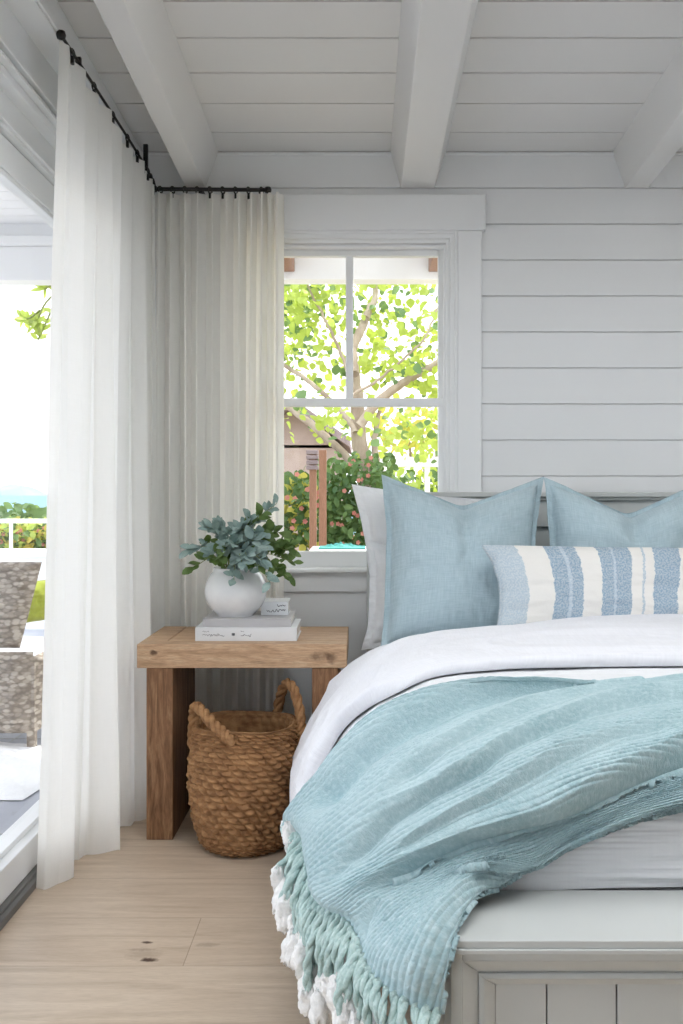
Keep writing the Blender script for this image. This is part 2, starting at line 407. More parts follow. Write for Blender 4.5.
# casings
cs = MB(); cs.box(wx(457), wx(481), YW-.02, YW+.0, .5, wz(232)); cs.box(wx(217), wx(241), YW-.02, YW, .5, wz(232))
cs.box(wx(213), wx(485), YW-.026, YW, wz(232), wz(196))
cs.build('window_casing', M['trim'], wn, bevel=.004)
us = MB(); ux0, ux1, uz0, uz1 = wx(253), wx(446), wz(404), wz(246)
KY = YW+.055
ring(us, ux0, ux1, uz0, uz1, .026, KY, KY+.03); us.build('upper_sash', M['trim'], wn, bevel=.003)
MB().box(wx(345.5), wx(353), KY+.004, KY+.026, uz0, uz1-.02).build('muntin', M['trim'], wn, bevel=.003)
ls = MB(); lz0 = wz(569)
ls.box(ux0, ux0+.028, KY-.03, KY, lz0, wz(398)); ls.box(ux1-.028, ux1, KY-.03, KY, lz0, wz(398))
ls.box(ux0, ux1, KY-.03, KY, lz0, lz0+.067); ls.box(ux0, ux1, KY-.032, KY, wz(406), wz(397.5))
ls.build('lower_sash', M['trim'], wn, bevel=.003)
MB().box(ux0+.02, ux1-.02, KY+.012, KY+.016, uz0+.02, uz1-.02).build('glass_pane', M['glass'], wn)
MB().box(ux0+.02, ux1-.02, KY-.017, KY-.013, lz0+.06, wz(400)).build('glass_pane', M['glass'], wn)
MB().box(wx(214), wx(484), YW-.055, YW+.05, wz(571.5), wz(567)-.002).build('window_sill', M['trim'], wn, bevel=.004)
MB().box(wx(219), wx(479), YW-.028, YW, wz(591), wz(571.5)).build('window_apron', M['wall'], wn, bevel=.002)

# ---- sliding door on the left
dr = empty('door_1', (-1.0, 1.5, 0)); struct(dr)
Y0, Y1 = -1.4, 3.48
h = MB(); h.box(-1.08, -.93, Y0, Y1, 2.29, 2.452); 
h.box(-1.08, -.922, Y0, Y1, 2.278, 2.292); h.box(-1.08, -.938, Y0, Y1, 2.262, 2.278); h.box(-1.08, -.925, Y0, Y1, 2.25, 2.262); h.box(-1.08, -.945, Y0, Y1, 2.225, 2.25)
h.build('door_header', M['trim'], dr, bevel=.003)
h = MB(); h.box(-1.08, -.985, Y0, Y1, 2.127, 2.226); h.box(-1.08, -.975, Y0, Y1, 2.14, 2.15); h.box(-1.06, -.985, 3.42, 3.48, .0, 2.127)
h.build('door_frame', M['trim'], dr, bevel=.002)
h = MB(); h.box(-1.05, -1.0, Y0, 3.42, 2.03, 2.12); h.box(-1.045, -1.005, Y0, 3.42, 2.015, 2.03)
h.box(-1.04, -.955, Y0, 3.42, .032, .122); h.box(-1.04, -.985, Y0, 3.42, .122, .138)
h.box(-1.05, -1.0, 3.31, 3.41, .139, 2.014)
h.build('door_leaf', M['trim'], dr, bevel=.003)
MB().box(-1.024, -1.020, Y0, 3.36, .13, 2.03).build('glass_pane', M['glass'], dr)
h = MB(); h.box(-1.10, -.94, Y0, 3.42, .0, .03); h.box(-.945, -.925, Y0, 3.42, .0, .022)
h.build('threshold', M['sillmetal'], dr, bevel=.003)

# ------------------------------------------------------------------ curtains
def curtain(name, top, bot, n1, A1, n2, A2, label, seed, widen=None):
    NU, NV = 520, 90
    u = np.linspace(0, 1, NU); v = np.linspace(0, 1, NV)
    T = crm(top, u); B = crm(bot, u)
    U, V = np.meshgrid(u, v, indexing='ij')
    G = T[:, None, :]*(1-V[..., None])+B[:, None, :]*V[..., None]
    tan = np.gradient(G, axis=0); tan[..., 2] = 0; tan /= np.linalg.norm(tan, axis=-1)[..., None]
    nr = np.stack([-tan[..., 1], tan[..., 0], 0*tan[..., 0]], -1)*-1
    w1 = 1.3*vnoise(U*6, V*.6, seed); ph1 = 2*PI*n1*(U+.035*vnoise(U*9, V*1.2, seed+3))
    ph2 = 2*PI*n2*(U+.05*U*vnoise(U*5, V*.8, seed+5))
    s1 = np.sin(ph1)
    s2 = np.sin(ph2); 
    a1 = A1[0]*(1-V)+A1[1]*V; a2 = A2[0]*(1-V)+A2[1]*V
    off = a1*s1*(1+.5*w1)+a2*s2+.012*vnoise(U*14, V*5, seed+9)*V
    shift = .45*a1*np.sin(2*ph1)
    G = G+nr*off[..., None]+tan*shift[..., None]
    L = np.linalg.norm(np.diff(G[:, 45], axis=0), axis=1).sum()
    uv = np.stack([U*L, V*2.3], -1).reshape(-1, 2)
    fc = gridfaces(NU, NV)
    o = addmesh(name, G.reshape(-1, 3), fc, M['curtain'], uv=uv)
    return tag(o, label, 'curtain'), G
trk = [(60, 36, 2.645), (90, 81, 2.88), (110, 112, 3.06), (132, 147, 3.34), (144, 166, 3.48), (151, 180, 3.55)]
top1 = [P(a, b+4.5, d) for a, b, d in trk]
bot1 = [(-.938, 2.69, .003), (-.85, 2.85, .003), (-.82, 3.02, .003), (-.80, 3.2, .003), (-.80, 3.38, .003), (-.81, 3.52, .003)]
c1, G1 = curtain('linen_curtain', top1, bot1, 9, (.013, .017), 3.3, (.008, .058), 'white linen curtain hanging in front of the sliding glass door', 2)
top2 = [P(156, 194, 3.60), P(190, 194, 3.60), P(230, 194, 3.60), P(262, 194, 3.60), P(283, 194, 3.60)]
bot2 = [(-.775, 3.58, .004), (-.64, 3.58, .004), (-.5, 3.58, .004), (-.39, 3.58, .004), (-.297, 3.58, .004)]
c2, G2 = curtain('linen_curtain', top2, bot2, 11, (.021, .025), 4.3, (.004, .016), 'cream linen curtain hanging on the back wall over the window side', 4)

def rings(parent, pts, r, every=1):
    pass
def rod(name, pts, label, hooks, rr_=.0075):
    pts = crm(pts, np.linspace(0, 1, 30))
    e = empty(name, tuple(pts[0])); tag(e, label, 'curtain rod')
    MB().tube(pts, rr_, 10).build('rod_bar', M['metal'], e, smooth=True)
    for q in (pts[0], pts[-1]): MB().lathe([(.0005, -.013), (.011, -.010), (.014, 0), (.011, .010), (.0005, .013)], tuple(q), 12).build('finial', M['metal'], e, smooth=True)
    for i in range(hooks):
        q = crm(pts, np.array([(i+.5)/hooks]))[0]; a = np.linspace(0, 2*PI, 13)
        rg = np.stack([q[0]+.003*np.cos(a), q[1]+.012*np.cos(a), q[2]-.003+.013*np.sin(a)], -1)
        if abs(pts[-1][0]-pts[0][0]) > abs(pts[-1][1]-pts[0][1]): rg = np.stack([q[0]+.006*np.cos(a), q[1]+.011*np.cos(a), q[2]-.003+.013*np.sin(a)], -1)
        m = MB().tube(rg, .0028, 6); m.box(q[0]-.004, q[0]+.004, q[1]-.006, q[1]+.006, q[2]-.034, q[2]-.012)
        m.build('curtain_ring', M['metal'], e, smooth=False)
    return e, pts
e, pp = rod('curtain_rod', [np.array(P(a+1.0, b-1, d)) for a, b, d in (trk[0], trk[3], trk[5])]+[P(153, 188, 3.585)], 'black curtain rod with rings running along the left wall above the door', 12, .0045)
for q in (pp[2], pp[15]): MB().box(q[0]-.012, q[0]+.004, q[1]-.006, q[1]+.006, q[2]-.008, 2.405).build('bracket', M['metal'], e)
e, pp = rod('curtain_rod', [P(154, 189, 3.60), P(210, 189.5, 3.6), P(268, 190, 3.60)], 'short black curtain rod on the back wall left of the window', 9)
for q in (pp[12], pp[27]): MB().box(q[0]-.006, q[0]+.006, q[1], YW, q[2]-.008, q[2]+.008).build('bracket', M['metal'], e)

# ------------------------------------------------------------------ nightstand
D0, D1 = 3.07, 3.49
ns = empty('nightstand', (-.39, 3.28, 0)); tag(ns, 'rustic natural oak bench style nightstand with thick top and slab legs', 'nightstand')
zt, zb_ = .6345, .557
xa, xb = -.728, -.049
tp = MB(); tp.box(xa, xb, D0, D0+.075, zb_, zt); tp.box(xa+.0, xa+.085, D0+.0765, D1, zb_, zt)
tp.box(xa+.0865, xb, D0+.0765, D0+.24, zb_, zt); tp.box(xa+.0865, xb, D0+.2415, D1, zb_, zt-.001)
tp.build('tabletop', M['oak'], ns, bevel=.003)
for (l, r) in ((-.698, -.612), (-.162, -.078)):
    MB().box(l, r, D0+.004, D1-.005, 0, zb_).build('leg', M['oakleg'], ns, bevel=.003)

# books
def squiggle(mb, x0, x1, y, z, hgt, n, seed, r=.0007):
    rr = random.Random(seed); pts = []
    k = max(3, int(n*4))
    for i in range(k): 
        t_ = i/(k-1); pts.append((x0+(x1-x0)*t_+rr.uniform(-.001, .001), y, z+hgt*rr.uniform(-.5, .5)*(1.3 if rr.random() < .2 else .7)))
    mb.tube(crm(np.array(pts), np.linspace(0, 1, k*4)), r, 5)
def book(name, x0, x1, y0, y1, z0, z1_, cover, label, parent_marks):
    b = empty(name, ((x0+x1)/2, (y0+y1)/2, z0)); tag(b, label, 'book', 'books stacked on the nightstand')
    t_ = .003
    m = MB(); m.box(x0, x1, y0, y1, z0, z0+t_); m.box(x0, x1, y0, y1, z1_-t_, z1_); m.box(x0, x1, y0, y0+t_, z0+t_, z1_-t_)
    m.build('cover', cover, b, bevel=.001)
    MB().box(x0+.004, x1-.004, y0+t_, y1-.004, z0+t_, z1_-t_).build('pages', M['page'], b)
    if parent_marks:
        k = MB(); parent_marks(k); k.build('spine_lettering', M['ink'], b)
    return b
def marks1(k):
    y = 3.134; z = .657
    squiggle(k, -.527, -.455, y+.001, z-.003, .009, 8, 3); squiggle(k, -.527, -.505, y+.001, z+.009, .004, 4, 5, .0005)
    k.lathe([(0, -.004), (.006, -.004), (.006, .004), (0, .004)], (-.425, y+.004, z), 12)
    squiggle(k, -.40, -.365, y+.001, z-.002, .009, 5, 9); squiggle(k, -.40, -.39, y+.001, z+.009, .004, 3, 15, .0005)
book('hardcover_book', -.551, -.2146, 3.135, 3.36, .6345, .679, M['book'], 'large white hardcover book at the bottom of the stack on the nightstand', marks1)
book('hardcover_book', -.528, -.235, 3.15, 3.37, .679, .706, M['bookgrey'], 'grey covered book in the middle of the stack under the white vase', None)
def marks3(k):
    y = 3.244
    squiggle(k, -.325, -.262, y, .722, .014, 5, 21, .0011); squiggle(k, -.29, -.262, y, .740, .010, 3, 23, .0011)
book('hardcover_book', -.345, -.252, 3.245, 3.365, .706, .752, M['book'], 'small white book with grey handwriting beside the vase', marks3)
# vase
vc = np.array(P(236.5, 592, 3.245)); R = .107; zb0 = .7062; vy = 3.24
vx = vc[0]
b = empty('ceramic_vase', (vx-.002, vy, zb0)); tag(b, 'round white ceramic vase standing on the stacked books', 'vase')
VX = vx-.002
prof = [(0, 0.0), (.055, 0), (.062, .004), (.085, .028), (.101, .058), (.105, .085), (.1, .112), (.088, .137), (.078, .150), (.075, .158), (.077, .163), (.072, .163), (.070, .155), (.08, .137), (.094, .11), (.099, .085), (.094, .058), (.078, .03), (.05, .012), (0, .01)]
pr = crm(np.array(prof), np.linspace(0, 1, 70)); pr[:, 0] = np.maximum(pr[:, 0], .0001)
MB().lathe([tuple(x) for x in pr], (VX, vy, zb0), 64).build('vase_body', M['vase'], b, smooth=True)
# keep the small book clear of the vase
# eucalyptus
def leafmesh(mb, base, dirv, up, L, W, curl=.2):
    d = np.array(dirv, float); d /= np.linalg.norm(d); s = np.cross(d, up); s /= np.linalg.norm(s)+1e-9; n_ = np.cross(s, d)
    prof = [(0, .05), (.2, .6), (.45, 1), (.7, .85), (.9, .4), (1, .02)]
    V = []
    for t_, w_ in prof:
        c_ = np.array(base)+d*L*t_-n_*curl*L*t_*t_
        V += [c_-s*W*w_*.5+n_*W*.12*w_, c_, c_+s*W*w_*.5+n_*W*.12*w_]
    mb.add(V, gridfaces(len(prof), 3))
bq = empty('eucalyptus_bouquet', (VX, vy, zb0+.06)); tag(bq, 'grey green eucalyptus and leafy sprigs arranged in the round white vase', 'plant')
rr = random.Random(5)
sprigs = [((190, 549, 3.22), 0), ((194, 577-10, 3.16), 1), ((207, 527, 3.22), 0), ((218, 525, 3.26), 0), ((234, 580, 3.11), 0), ((240, 527, 3.2), 0), ((247, 532, 3.26), 0), ((262, 514, 3.2), 1), ((277, 503, 3.22), 0), ((281, 532, 3.26), 1), ((288, 550, 3.2), 1), ((283, 570, 3.14), 1), ((268, 548, 3.12), 0), ((225, 548, 3.12), 0), ((258, 566, 3.1), 1), ((210, 553, 3.14), 0), ((247, 555, 3.09), 0), ((272, 528, 3.3), 0), ((228, 533, 3.15), 0), ((205, 545, 3.32), 1), ((254, 540, 3.15), 0), ((236, 545, 3.10), 0), ((293, 562, 3.2), 1), ((288, 577, 3.14), 1), ((290, 543, 3.22), 1), ((270, 582, 3.08), 0), ((262, 560, 3.08), 0), ((250, 520, 3.22), 0), ((214, 560, 3.1), 1), ((264, 534, 3.16), 0), ((242, 562, 3.07), 0)]
for i, (tipp, kind) in enumerate(sprigs):
    tip = P(*tipp); a0 = np.array([VX+rr.uniform(-.03, .03), vy+rr.uniform(-.03, .03), zb0+.10])
    mid = np.array([VX+(tip[0]-VX)*.45, vy+(tip[1]-vy)*.45, max(tip[2], zb0+.17)*.5+(zb0+.20)*.5+.015])
    if i == 4: mid[2] = zb0+.20
    pts = crm(np.array([a0, mid, tip]), np.linspace(0, 1, 14))
    st = MB().tube(pts, np.linspace(.0022, .001, 14), 6).build('sprig', M['stem'], bq, smooth=True)
    lf = MB()
    nl = 14
    for k in range(nl):
        t_ = .36+.64*k/(nl-1); q = crm(pts, np.array([t_]))[0]; dr_ = pts[-1]-pts[-3]; dr_ = dr_/np.linalg.norm(dr_)
        side = np.array([rr.uniform(-1, 1), rr.uniform(-1, .6), rr.uniform(-.6, .9)]); side /= np.linalg.norm(side)
        dv = dr_*.5+side*.8; L = rr.uniform(.032, .054)
        leafmesh(lf, q, dv, np.array([rr.uniform(-.5, .5), -1+rr.uniform(-.4, .4), 1.0]), L, L*rr.uniform(.5, .72), rr.uniform(-.2, .35))
    lf.build('leaves', M['leaf2'] if kind else M['leaf1'], st, smooth=True)

# ------------------------------------------------------------------ basket
def basket():
    bx, by = -.372, 3.045
    root = empty('woven_basket', (bx, by, 0)); tag(root, 'brown woven water hyacinth basket with two loop handles under the nightstand', 'basket')
    prof = crm(np.array([(.132, .004), (.150, .03), (.168, .10), (.180, .19), (.180, .27), (.170, .34), (.163, .385)]), np.linspace(0, 1, 230))
    NT = 900; th = np.linspace(0, 2*PI, NT, endpoint=False); NR = 230
    R_, Z_ = prof[:, 0], prof[:, 1]
    rows = 25
    tt = np.linspace(0, 1, NR)*rows
    TT, TH = np.meshgrid(tt, th, indexing='ij'); TT = TT+.5*vnoise(TH*5, TT*.35, 17)*np.sin(PI*TT/rows)
    row = np.floor(TT); fr_ = TT-row
    nst = 30
    jit = vnoise(row*3.1, TH/(2*PI)*34, 3)*.7
    ph = TH/(2*PI)*nst+row*.5+(fr_-.5)*.4*np.where(row % 2 == 0, 1, 1)+jit*.5
    fp = ph-np.floor(ph)
    hgt = (np.sin(PI*fr_)**.7)*(np.clip(np.sin(PI*fp), 0, 1)**.8)
    hgt *= .8+.5*vnoise(row*5.3, np.floor(ph)*2.7, 8)
    rag = .0012*fbm(TH*60, TT*3, 3, 5)
    rad = R_[:, None]+.017*hgt-.010+rag
    wob = 1+.018*np.sin(2*TH+1)+.012*np.sin(3*TH)
    zz = Z_[:, None]+.004*np.sin(3*TH+.5)*(Z_[:, None]/.385)
    G = np.stack([bx+rad*wob*np.cos(TH), by+rad*wob*np.sin(TH), zz], -1)
    # rim roll and inside
    inn = crm(np.array([(.163, .392), (.155, .39), (.154, .37), (.163, .27), (.168, .18), (.155, .08), (.135, .02), (.02, .016)]), np.linspace(0, 1, 60))
    TH2 = np.broadcast_to(th, (60, NT)); t2 = np.linspace(0, 1, 60)[:, None]*18
    rad2 = inn[:, 0][:, None]-.006*np.abs(np.sin(PI*t2))*np.abs(np.sin(TH2*nst/2+np.floor(t2)*1.57))
    G2_ = np.stack([bx+rad2*np.cos(TH2), by+rad2*np.sin(TH2), np.broadcast_to(inn[:, 1][:, None], rad2.shape)+.004*np.sin(3*TH2+.5)*(inn[:, 1][:, None]/.385)], -1)
    A = np.concatenate([G, G2_], 0)
    addmesh('basket_body', A.reshape(-1, 3), gridfaces(A.shape[0], NT, False, True), M['basket'], root)
    # braided handles: three strands twisted round a path
    def handle(pts, r):
        path = crm(np.array(pts), np.linspace(0, 1, 120)); T = np.gradient(path, axis=0); T /= np.linalg.norm(T, axis=1)[:, None]
        N = np.cross(T, [.2, .9, .3]); N /= np.linalg.norm(N, axis=1)[:, None]; B = np.cross(T, N)
        mb = MB()
        for k in range(3):
            a = np.linspace(0, 2*PI*5, 120)+2*PI*k/3
            q = path+r*.55*(np.cos(a)[:, None]*N*1.2+np.sin(a)[:, None]*B)
            mb.tube(q, r*.72*(1+.12*np.sin(np.linspace(0, 60, 120)+k)), 8)
        mb.build('handle', M['basket'], root, smooth=True)
    handle([P(193, 745, 3.06), P(193.5, 724, 3.07), P(195, 708, 3.06), P(200, 709, 3.01), P(212, 723, 2.94), P(225, 735, 2.90), P(234, 743, 2.88)], .014)
    handle([P(275, 730, 3.20), P(277, 713, 3.21), P(281, 694, 3.17), P(287, 683, 3.13), P(294, 690, 3.08), P(299, 708, 3.05), P(301, 728, 3.04), P(300, 742, 3.03)], .013)
basket()

# ------------------------------------------------------------------ bed
XR = 2.1
bed = empty('panel_bed', (1.0, 2.6, 0)); tag(bed, 'white painted panel bed with moulded headboard and low footboard', 'bed')
hb = MB(); hx = .018; hzt = 1.127
hb.box(hx, hx+.09, 3.56, 3.64, 0, hzt-.03); hb.box(XR-.09, XR, 3.56, 3.64, 0, hzt-.03)
hb.box(hx+.09, XR-.09, 3.585, 3.625, .1, hzt-.03); hb.box(hx+.09, XR-.09, 3.565, 3.63, hzt-.13, hzt-.03)
hb.box(hx-.012, XR+.012, 3.548, 3.652, hzt-.03, hzt-.018); hb.box(hx-.022, XR+.022, 3.535, 3.665, hzt-.018, hzt)
hb.build('headboard', M['bedpaint'], bed, bevel=.003)
fd0, fd1, fz, fx = 1.437, 1.622, .444, .142
fb = MB()
fb.box(fx, XR, fd0, fd1, fz-.012, fz); fb.box(fx-.008, XR+.008, fd0-.004, fd1, fz-.02, fz-.012)
fx -= .006
YF = fd0+.002
# frame of the front face: stiles, rail, bevelled mouldings, panel
def xf(px): return (px-CX)/F*YF
def zf(py): return ZC-(py-CY)/F*YF
bx0 = xf(450.5)
fb.box(bx0, XR, YF+.045, fd1-.005, .02, fz-.02)
fb.box(bx0, xf(462), YF, YF+.05, .02, fz-.02); fb.box(xf(462), XR, YF, YF+.05, zf(961), fz-.02)
def mould(xo, zo, yo, xi, zi, yi):
    # vertical left run and horizontal top run with a mitre
    fb.add([(xo, yo, .02), (xi, yi, .02), (xi, yi, zi), (xo, yo, zo), (xo, yo+.05, .02), (xi, yi+.05, .02), (xi, yi+.05, zi), (xo, yo+.05, zo)], [(0,1,2,3),(4,7,6,5),(0,3,7,4),(1,5,6,2),(2,6,7,3),(0,4,5,1)])
    fb.add([(xo, yo, zo), (xi, yi, zi), (XR, yi, zi), (XR, yo, zo), (xo, yo+.05, zo), (xi, yi+.05, zi), (XR, yi+.05, zi), (XR, yo+.05, zo)], [(0,1,2,3),(4,7,6,5),(0,3,7,4),(1,5,6,2),(2,6,7,3),(0,4,5,1)])
mould(xf(462), zf(961), YF, xf(480), zf(978), YF+.018)
mould(xf(480), zf(978), YF+.014, xf(485), zf(982), YF+.010)
mould(xf(485), zf(982), YF+.010, xf(497.5), zf(992), YF+.022)
fb.build('footboard', M['bedpaint'], bed, bevel=.0015)
pn = MB(); g_ = xf(550)
edges = [xf(497)]+[g_+k*(xf(621)-xf(550)) for k in range(0, 18)]
for a, b_ in zip(edges[:-1], edges[1:]): 
    if a < XR: pn.box(a+.0012, min(b_, XR)-.0012, YF+.024, YF+.04, .03, zf(991))
pn.build('footboard_panel', M['bedpaint'], bed, bevel=.001)
MB().box(.115, .145, 1.55, 3.56, .12, .36).build('side_rail', M['bedpaint'], bed, bevel=.003)
MB().box(XR-.05, XR-.02, 1.55, 3.56, .12, .36).build('side_rail', M['bedpaint'], bed, bevel=.003)
mt = MB().box(.16, XR-.06, 1.66, 3.55, .30, .56).build('mattress', M['coverlet'], bevel=.03)
tag(mt, 'thick white mattress inside the bed frame under the bedding', 'mattress')

SEC = np.array([(XR+.25, .30), (XR+.2, .45), (XR+.05, .62), (XR-.15, .69), (1.4, .705), (1.0, .71), (.6, .71), (.34, .704), (.17, .684), (.06, .634), (-.03, .55), (-.10, .43), (-.135, .335), (-.14, .24), (-.12, .14)])
def section(t, d, drop):
    """t 0..1 across the bed (right to left side), d along the bed -> point of the bedding surface"""
    q = crm(SEC, t); X, Z = q[..., 0].copy(), q[..., 1].copy()
    wgt = np.clip((.3-X)/.42, 0, 1)
    X += .09*smooth01((2.2-d)/.75)*wgt+.12*smooth01((d-3.0)/.1)*wgt
    Z -= drop*np.clip(Z/.7, 0, 1)**1.5
    return X, Z
PATH = np.array([(3.5, .14), (3.2, .09), (2.98, .015), (2.6, 0), (2.3, .0), (2.05, .01), (1.88, .028), (1.76, .05), (1.685, .075), (1.64, .11), (1.625, .16), (1.625, .22), (1.625, .262)])
PATHX = np.concatenate([PATH[:-1], [(1.62, .30), (1.60, .40), (1.59, .55), (1.58, .66)]])
def bedding(path, t0, t1, NU, NV, p0=0., p1=1.):
    t = np.linspace(t0, t1, NU); w = np.linspace(p0, p1, NV)
    pw = crm(path, w); T_, _ = np.meshgrid(t, w, indexing='ij')
    D = np.broadcast_to(pw[:, 0], T_.shape); DR = np.broadcast_to(pw[:, 1], T_.shape)
    X, Z = section(T_.ravel(), D.ravel(), DR.ravel()); X = X.reshape(T_.shape); Z = Z.reshape(T_.shape)
    return np.stack([X, D, np.maximum(Z, .045)], -1), T_, D
def outward(G):
    n_ = normals(G); s_ = np.sign((n_*(G-np.array([1.0, 2.6, .1]))).sum(-1)); return n_*s_[..., None]
# coverlet: lower white layer
G, T_, D_ = bedding(PATH, .12, .985, 420, 420)
n_ = outward(G)
side = smooth01((T_-.62)/.25)
wr = .006*fbm(T_*7, D_*26, 4, 2)*(D_ < 2.2)+.004*fbm(T_*30, D_*40, 3, 6)+side*.012*fbm(D_*6, T_*5, 3, 11)
front = smooth01((1.75-D_)/.12)
wr += front*.010*fbm(T_*9, G[..., 2]*75, 3, 4)
G = G+n_*wr[..., None]; G[..., 1] = np.maximum(G[..., 1], np.where(G[..., 2] < .46, 1.626, 0)); 
G[..., 2] = np.maximum(G[..., 2], .03)
uv = np.stack([T_*2.4, D_], -1).reshape(-1, 2)
o = addmesh('coverlet', G.reshape(-1, 3), gridfaces(*G.shape[:2]), M['coverlet'], uv=uv); tag(o, 'white crinkled coverlet covering the foot end of the mattress', 'coverlet')
# duvet folded back below the pillows
def duvet():
    NU, NV = 420, 300
    Gs, T_, D_ = bedding(PATH, .12, .985, NU, NV)
    u = np.linspace(0, 1, NU); 
    # front edge depth of the fold, across the bed; closed puffy roll
    v = np.linspace(0, 1, NV)
    t = np.linspace(.12, .95, NU)
    T2, V2 = np.meshgrid(t, v, indexing='ij')
    dfront = 2.24+.10*smooth01((T2-.62)/.12)+.02*fbm(T2*9, 0*T2, 3, 8)-.10*smooth01((T2-.80)/.15)
    dback = 3.06-.0*T2
    # v: 0 front bottom edge ... .06 rounds over the front edge ... .94 back edge ... 1 tucks under
    a = np.clip(V2/.10, 0, 1); bb = np.clip((V2-.86)/.14, 0, 1); m_ = np.clip((V2-.10)/.76, 0, 1)
    th = .034+.034*smooth01((V2-.3)/.5)
    D = dfront+(dback-dfront)*m_
    r1 = th*.55; D = D-r1*np.sin(a*PI/1.0)*(a < 1)*.8; off = th*np.where(a < 1, (1-np.cos(a*PI))*.5, 1)
    D = D+np.where(bb > 0, np.sin(bb*PI)*.035, 0); off = off*np.where(bb > 0, (1+np.cos(bb*PI))*.5, 1)
    X, Z = section(T2.ravel(), D.ravel(), np.interp(D.ravel(), PATH[::-1, 0], PATH[::-1, 1])); X = X.reshape(T2.shape); Z = Z.reshape(T2.shape)
    G = np.stack([X, D, Z], -1); 
    # outward direction from the smooth bedding
    dX, dZ = section((T2+.002).ravel(), D.ravel(), 0*D.ravel()); e_ = np.stack([dX.reshape(X.shape)-X, 0*X, dZ.reshape(X.shape)-Z], -1)
    nn = np.stack([e_[..., 2], 0*X, -e_[..., 0]], -1); nn /= np.linalg.norm(nn, axis=-1)[..., None]+1e-9
    sgn = np.where(nn[..., 2] < -.2, -1, 1); 
    nn = nn*np.sign((nn*(G-np.array([1.0, 2.6, .1]))[...]*np.array([1, 0, 1])).sum(-1))[..., None]
    side = smooth01((T2-.62)/.2)
    w_ = .010*fbm(T2*6, D*5, 3, 21)+.006*fbm(T2*14-D*6, D*9+T2*8, 4, 22)+side*.02*fbm(D*5+T2*3, T2*9, 3, 25)
    ridge = 1-np.abs(3*vnoise(T2*9+D*2.2, D*5-T2*4, 31)); w_ += .016*np.clip(ridge-.55, 0, 1)
    bodyw = smooth01(a)*(1-smooth01(bb))
    G = G+nn*(off+.006+w_*bodyw)[..., None]
    G[..., 2] = np.maximum(G[..., 2], .05)
    uv = np.stack([T2*2.4, D], -1).reshape(-1, 2)
    o = addmesh('duvet', G.reshape(-1, 3), gridfaces(NU, NV), M['white'], uv=uv); tag(o, 'puffy white duvet folded back below the pillows', 'duvet')
    return G
GD = duvet()

# depth lookup on the bedding for things lying on it
SG, _, _ = bedding(PATHX, .15, 1.0, 500, 500)
allp = np.concatenate([SG.reshape(-1, 3), GD.reshape(-1, 3)])
SPX = CX+F*allp[:, 0]/allp[:, 1]; SPY = CY-F*(allp[:, 2]-ZC)/allp[:, 1]; SD = allp[:, 1]
def depth_at(px, py, rad=4.0):
    while True:
        k = (SPX-px)**2+(SPY-py)**2 < rad*rad
        if k.sum() > 0: d = np.percentile(SD[k], 5); break
        rad *= 1.5
    return d

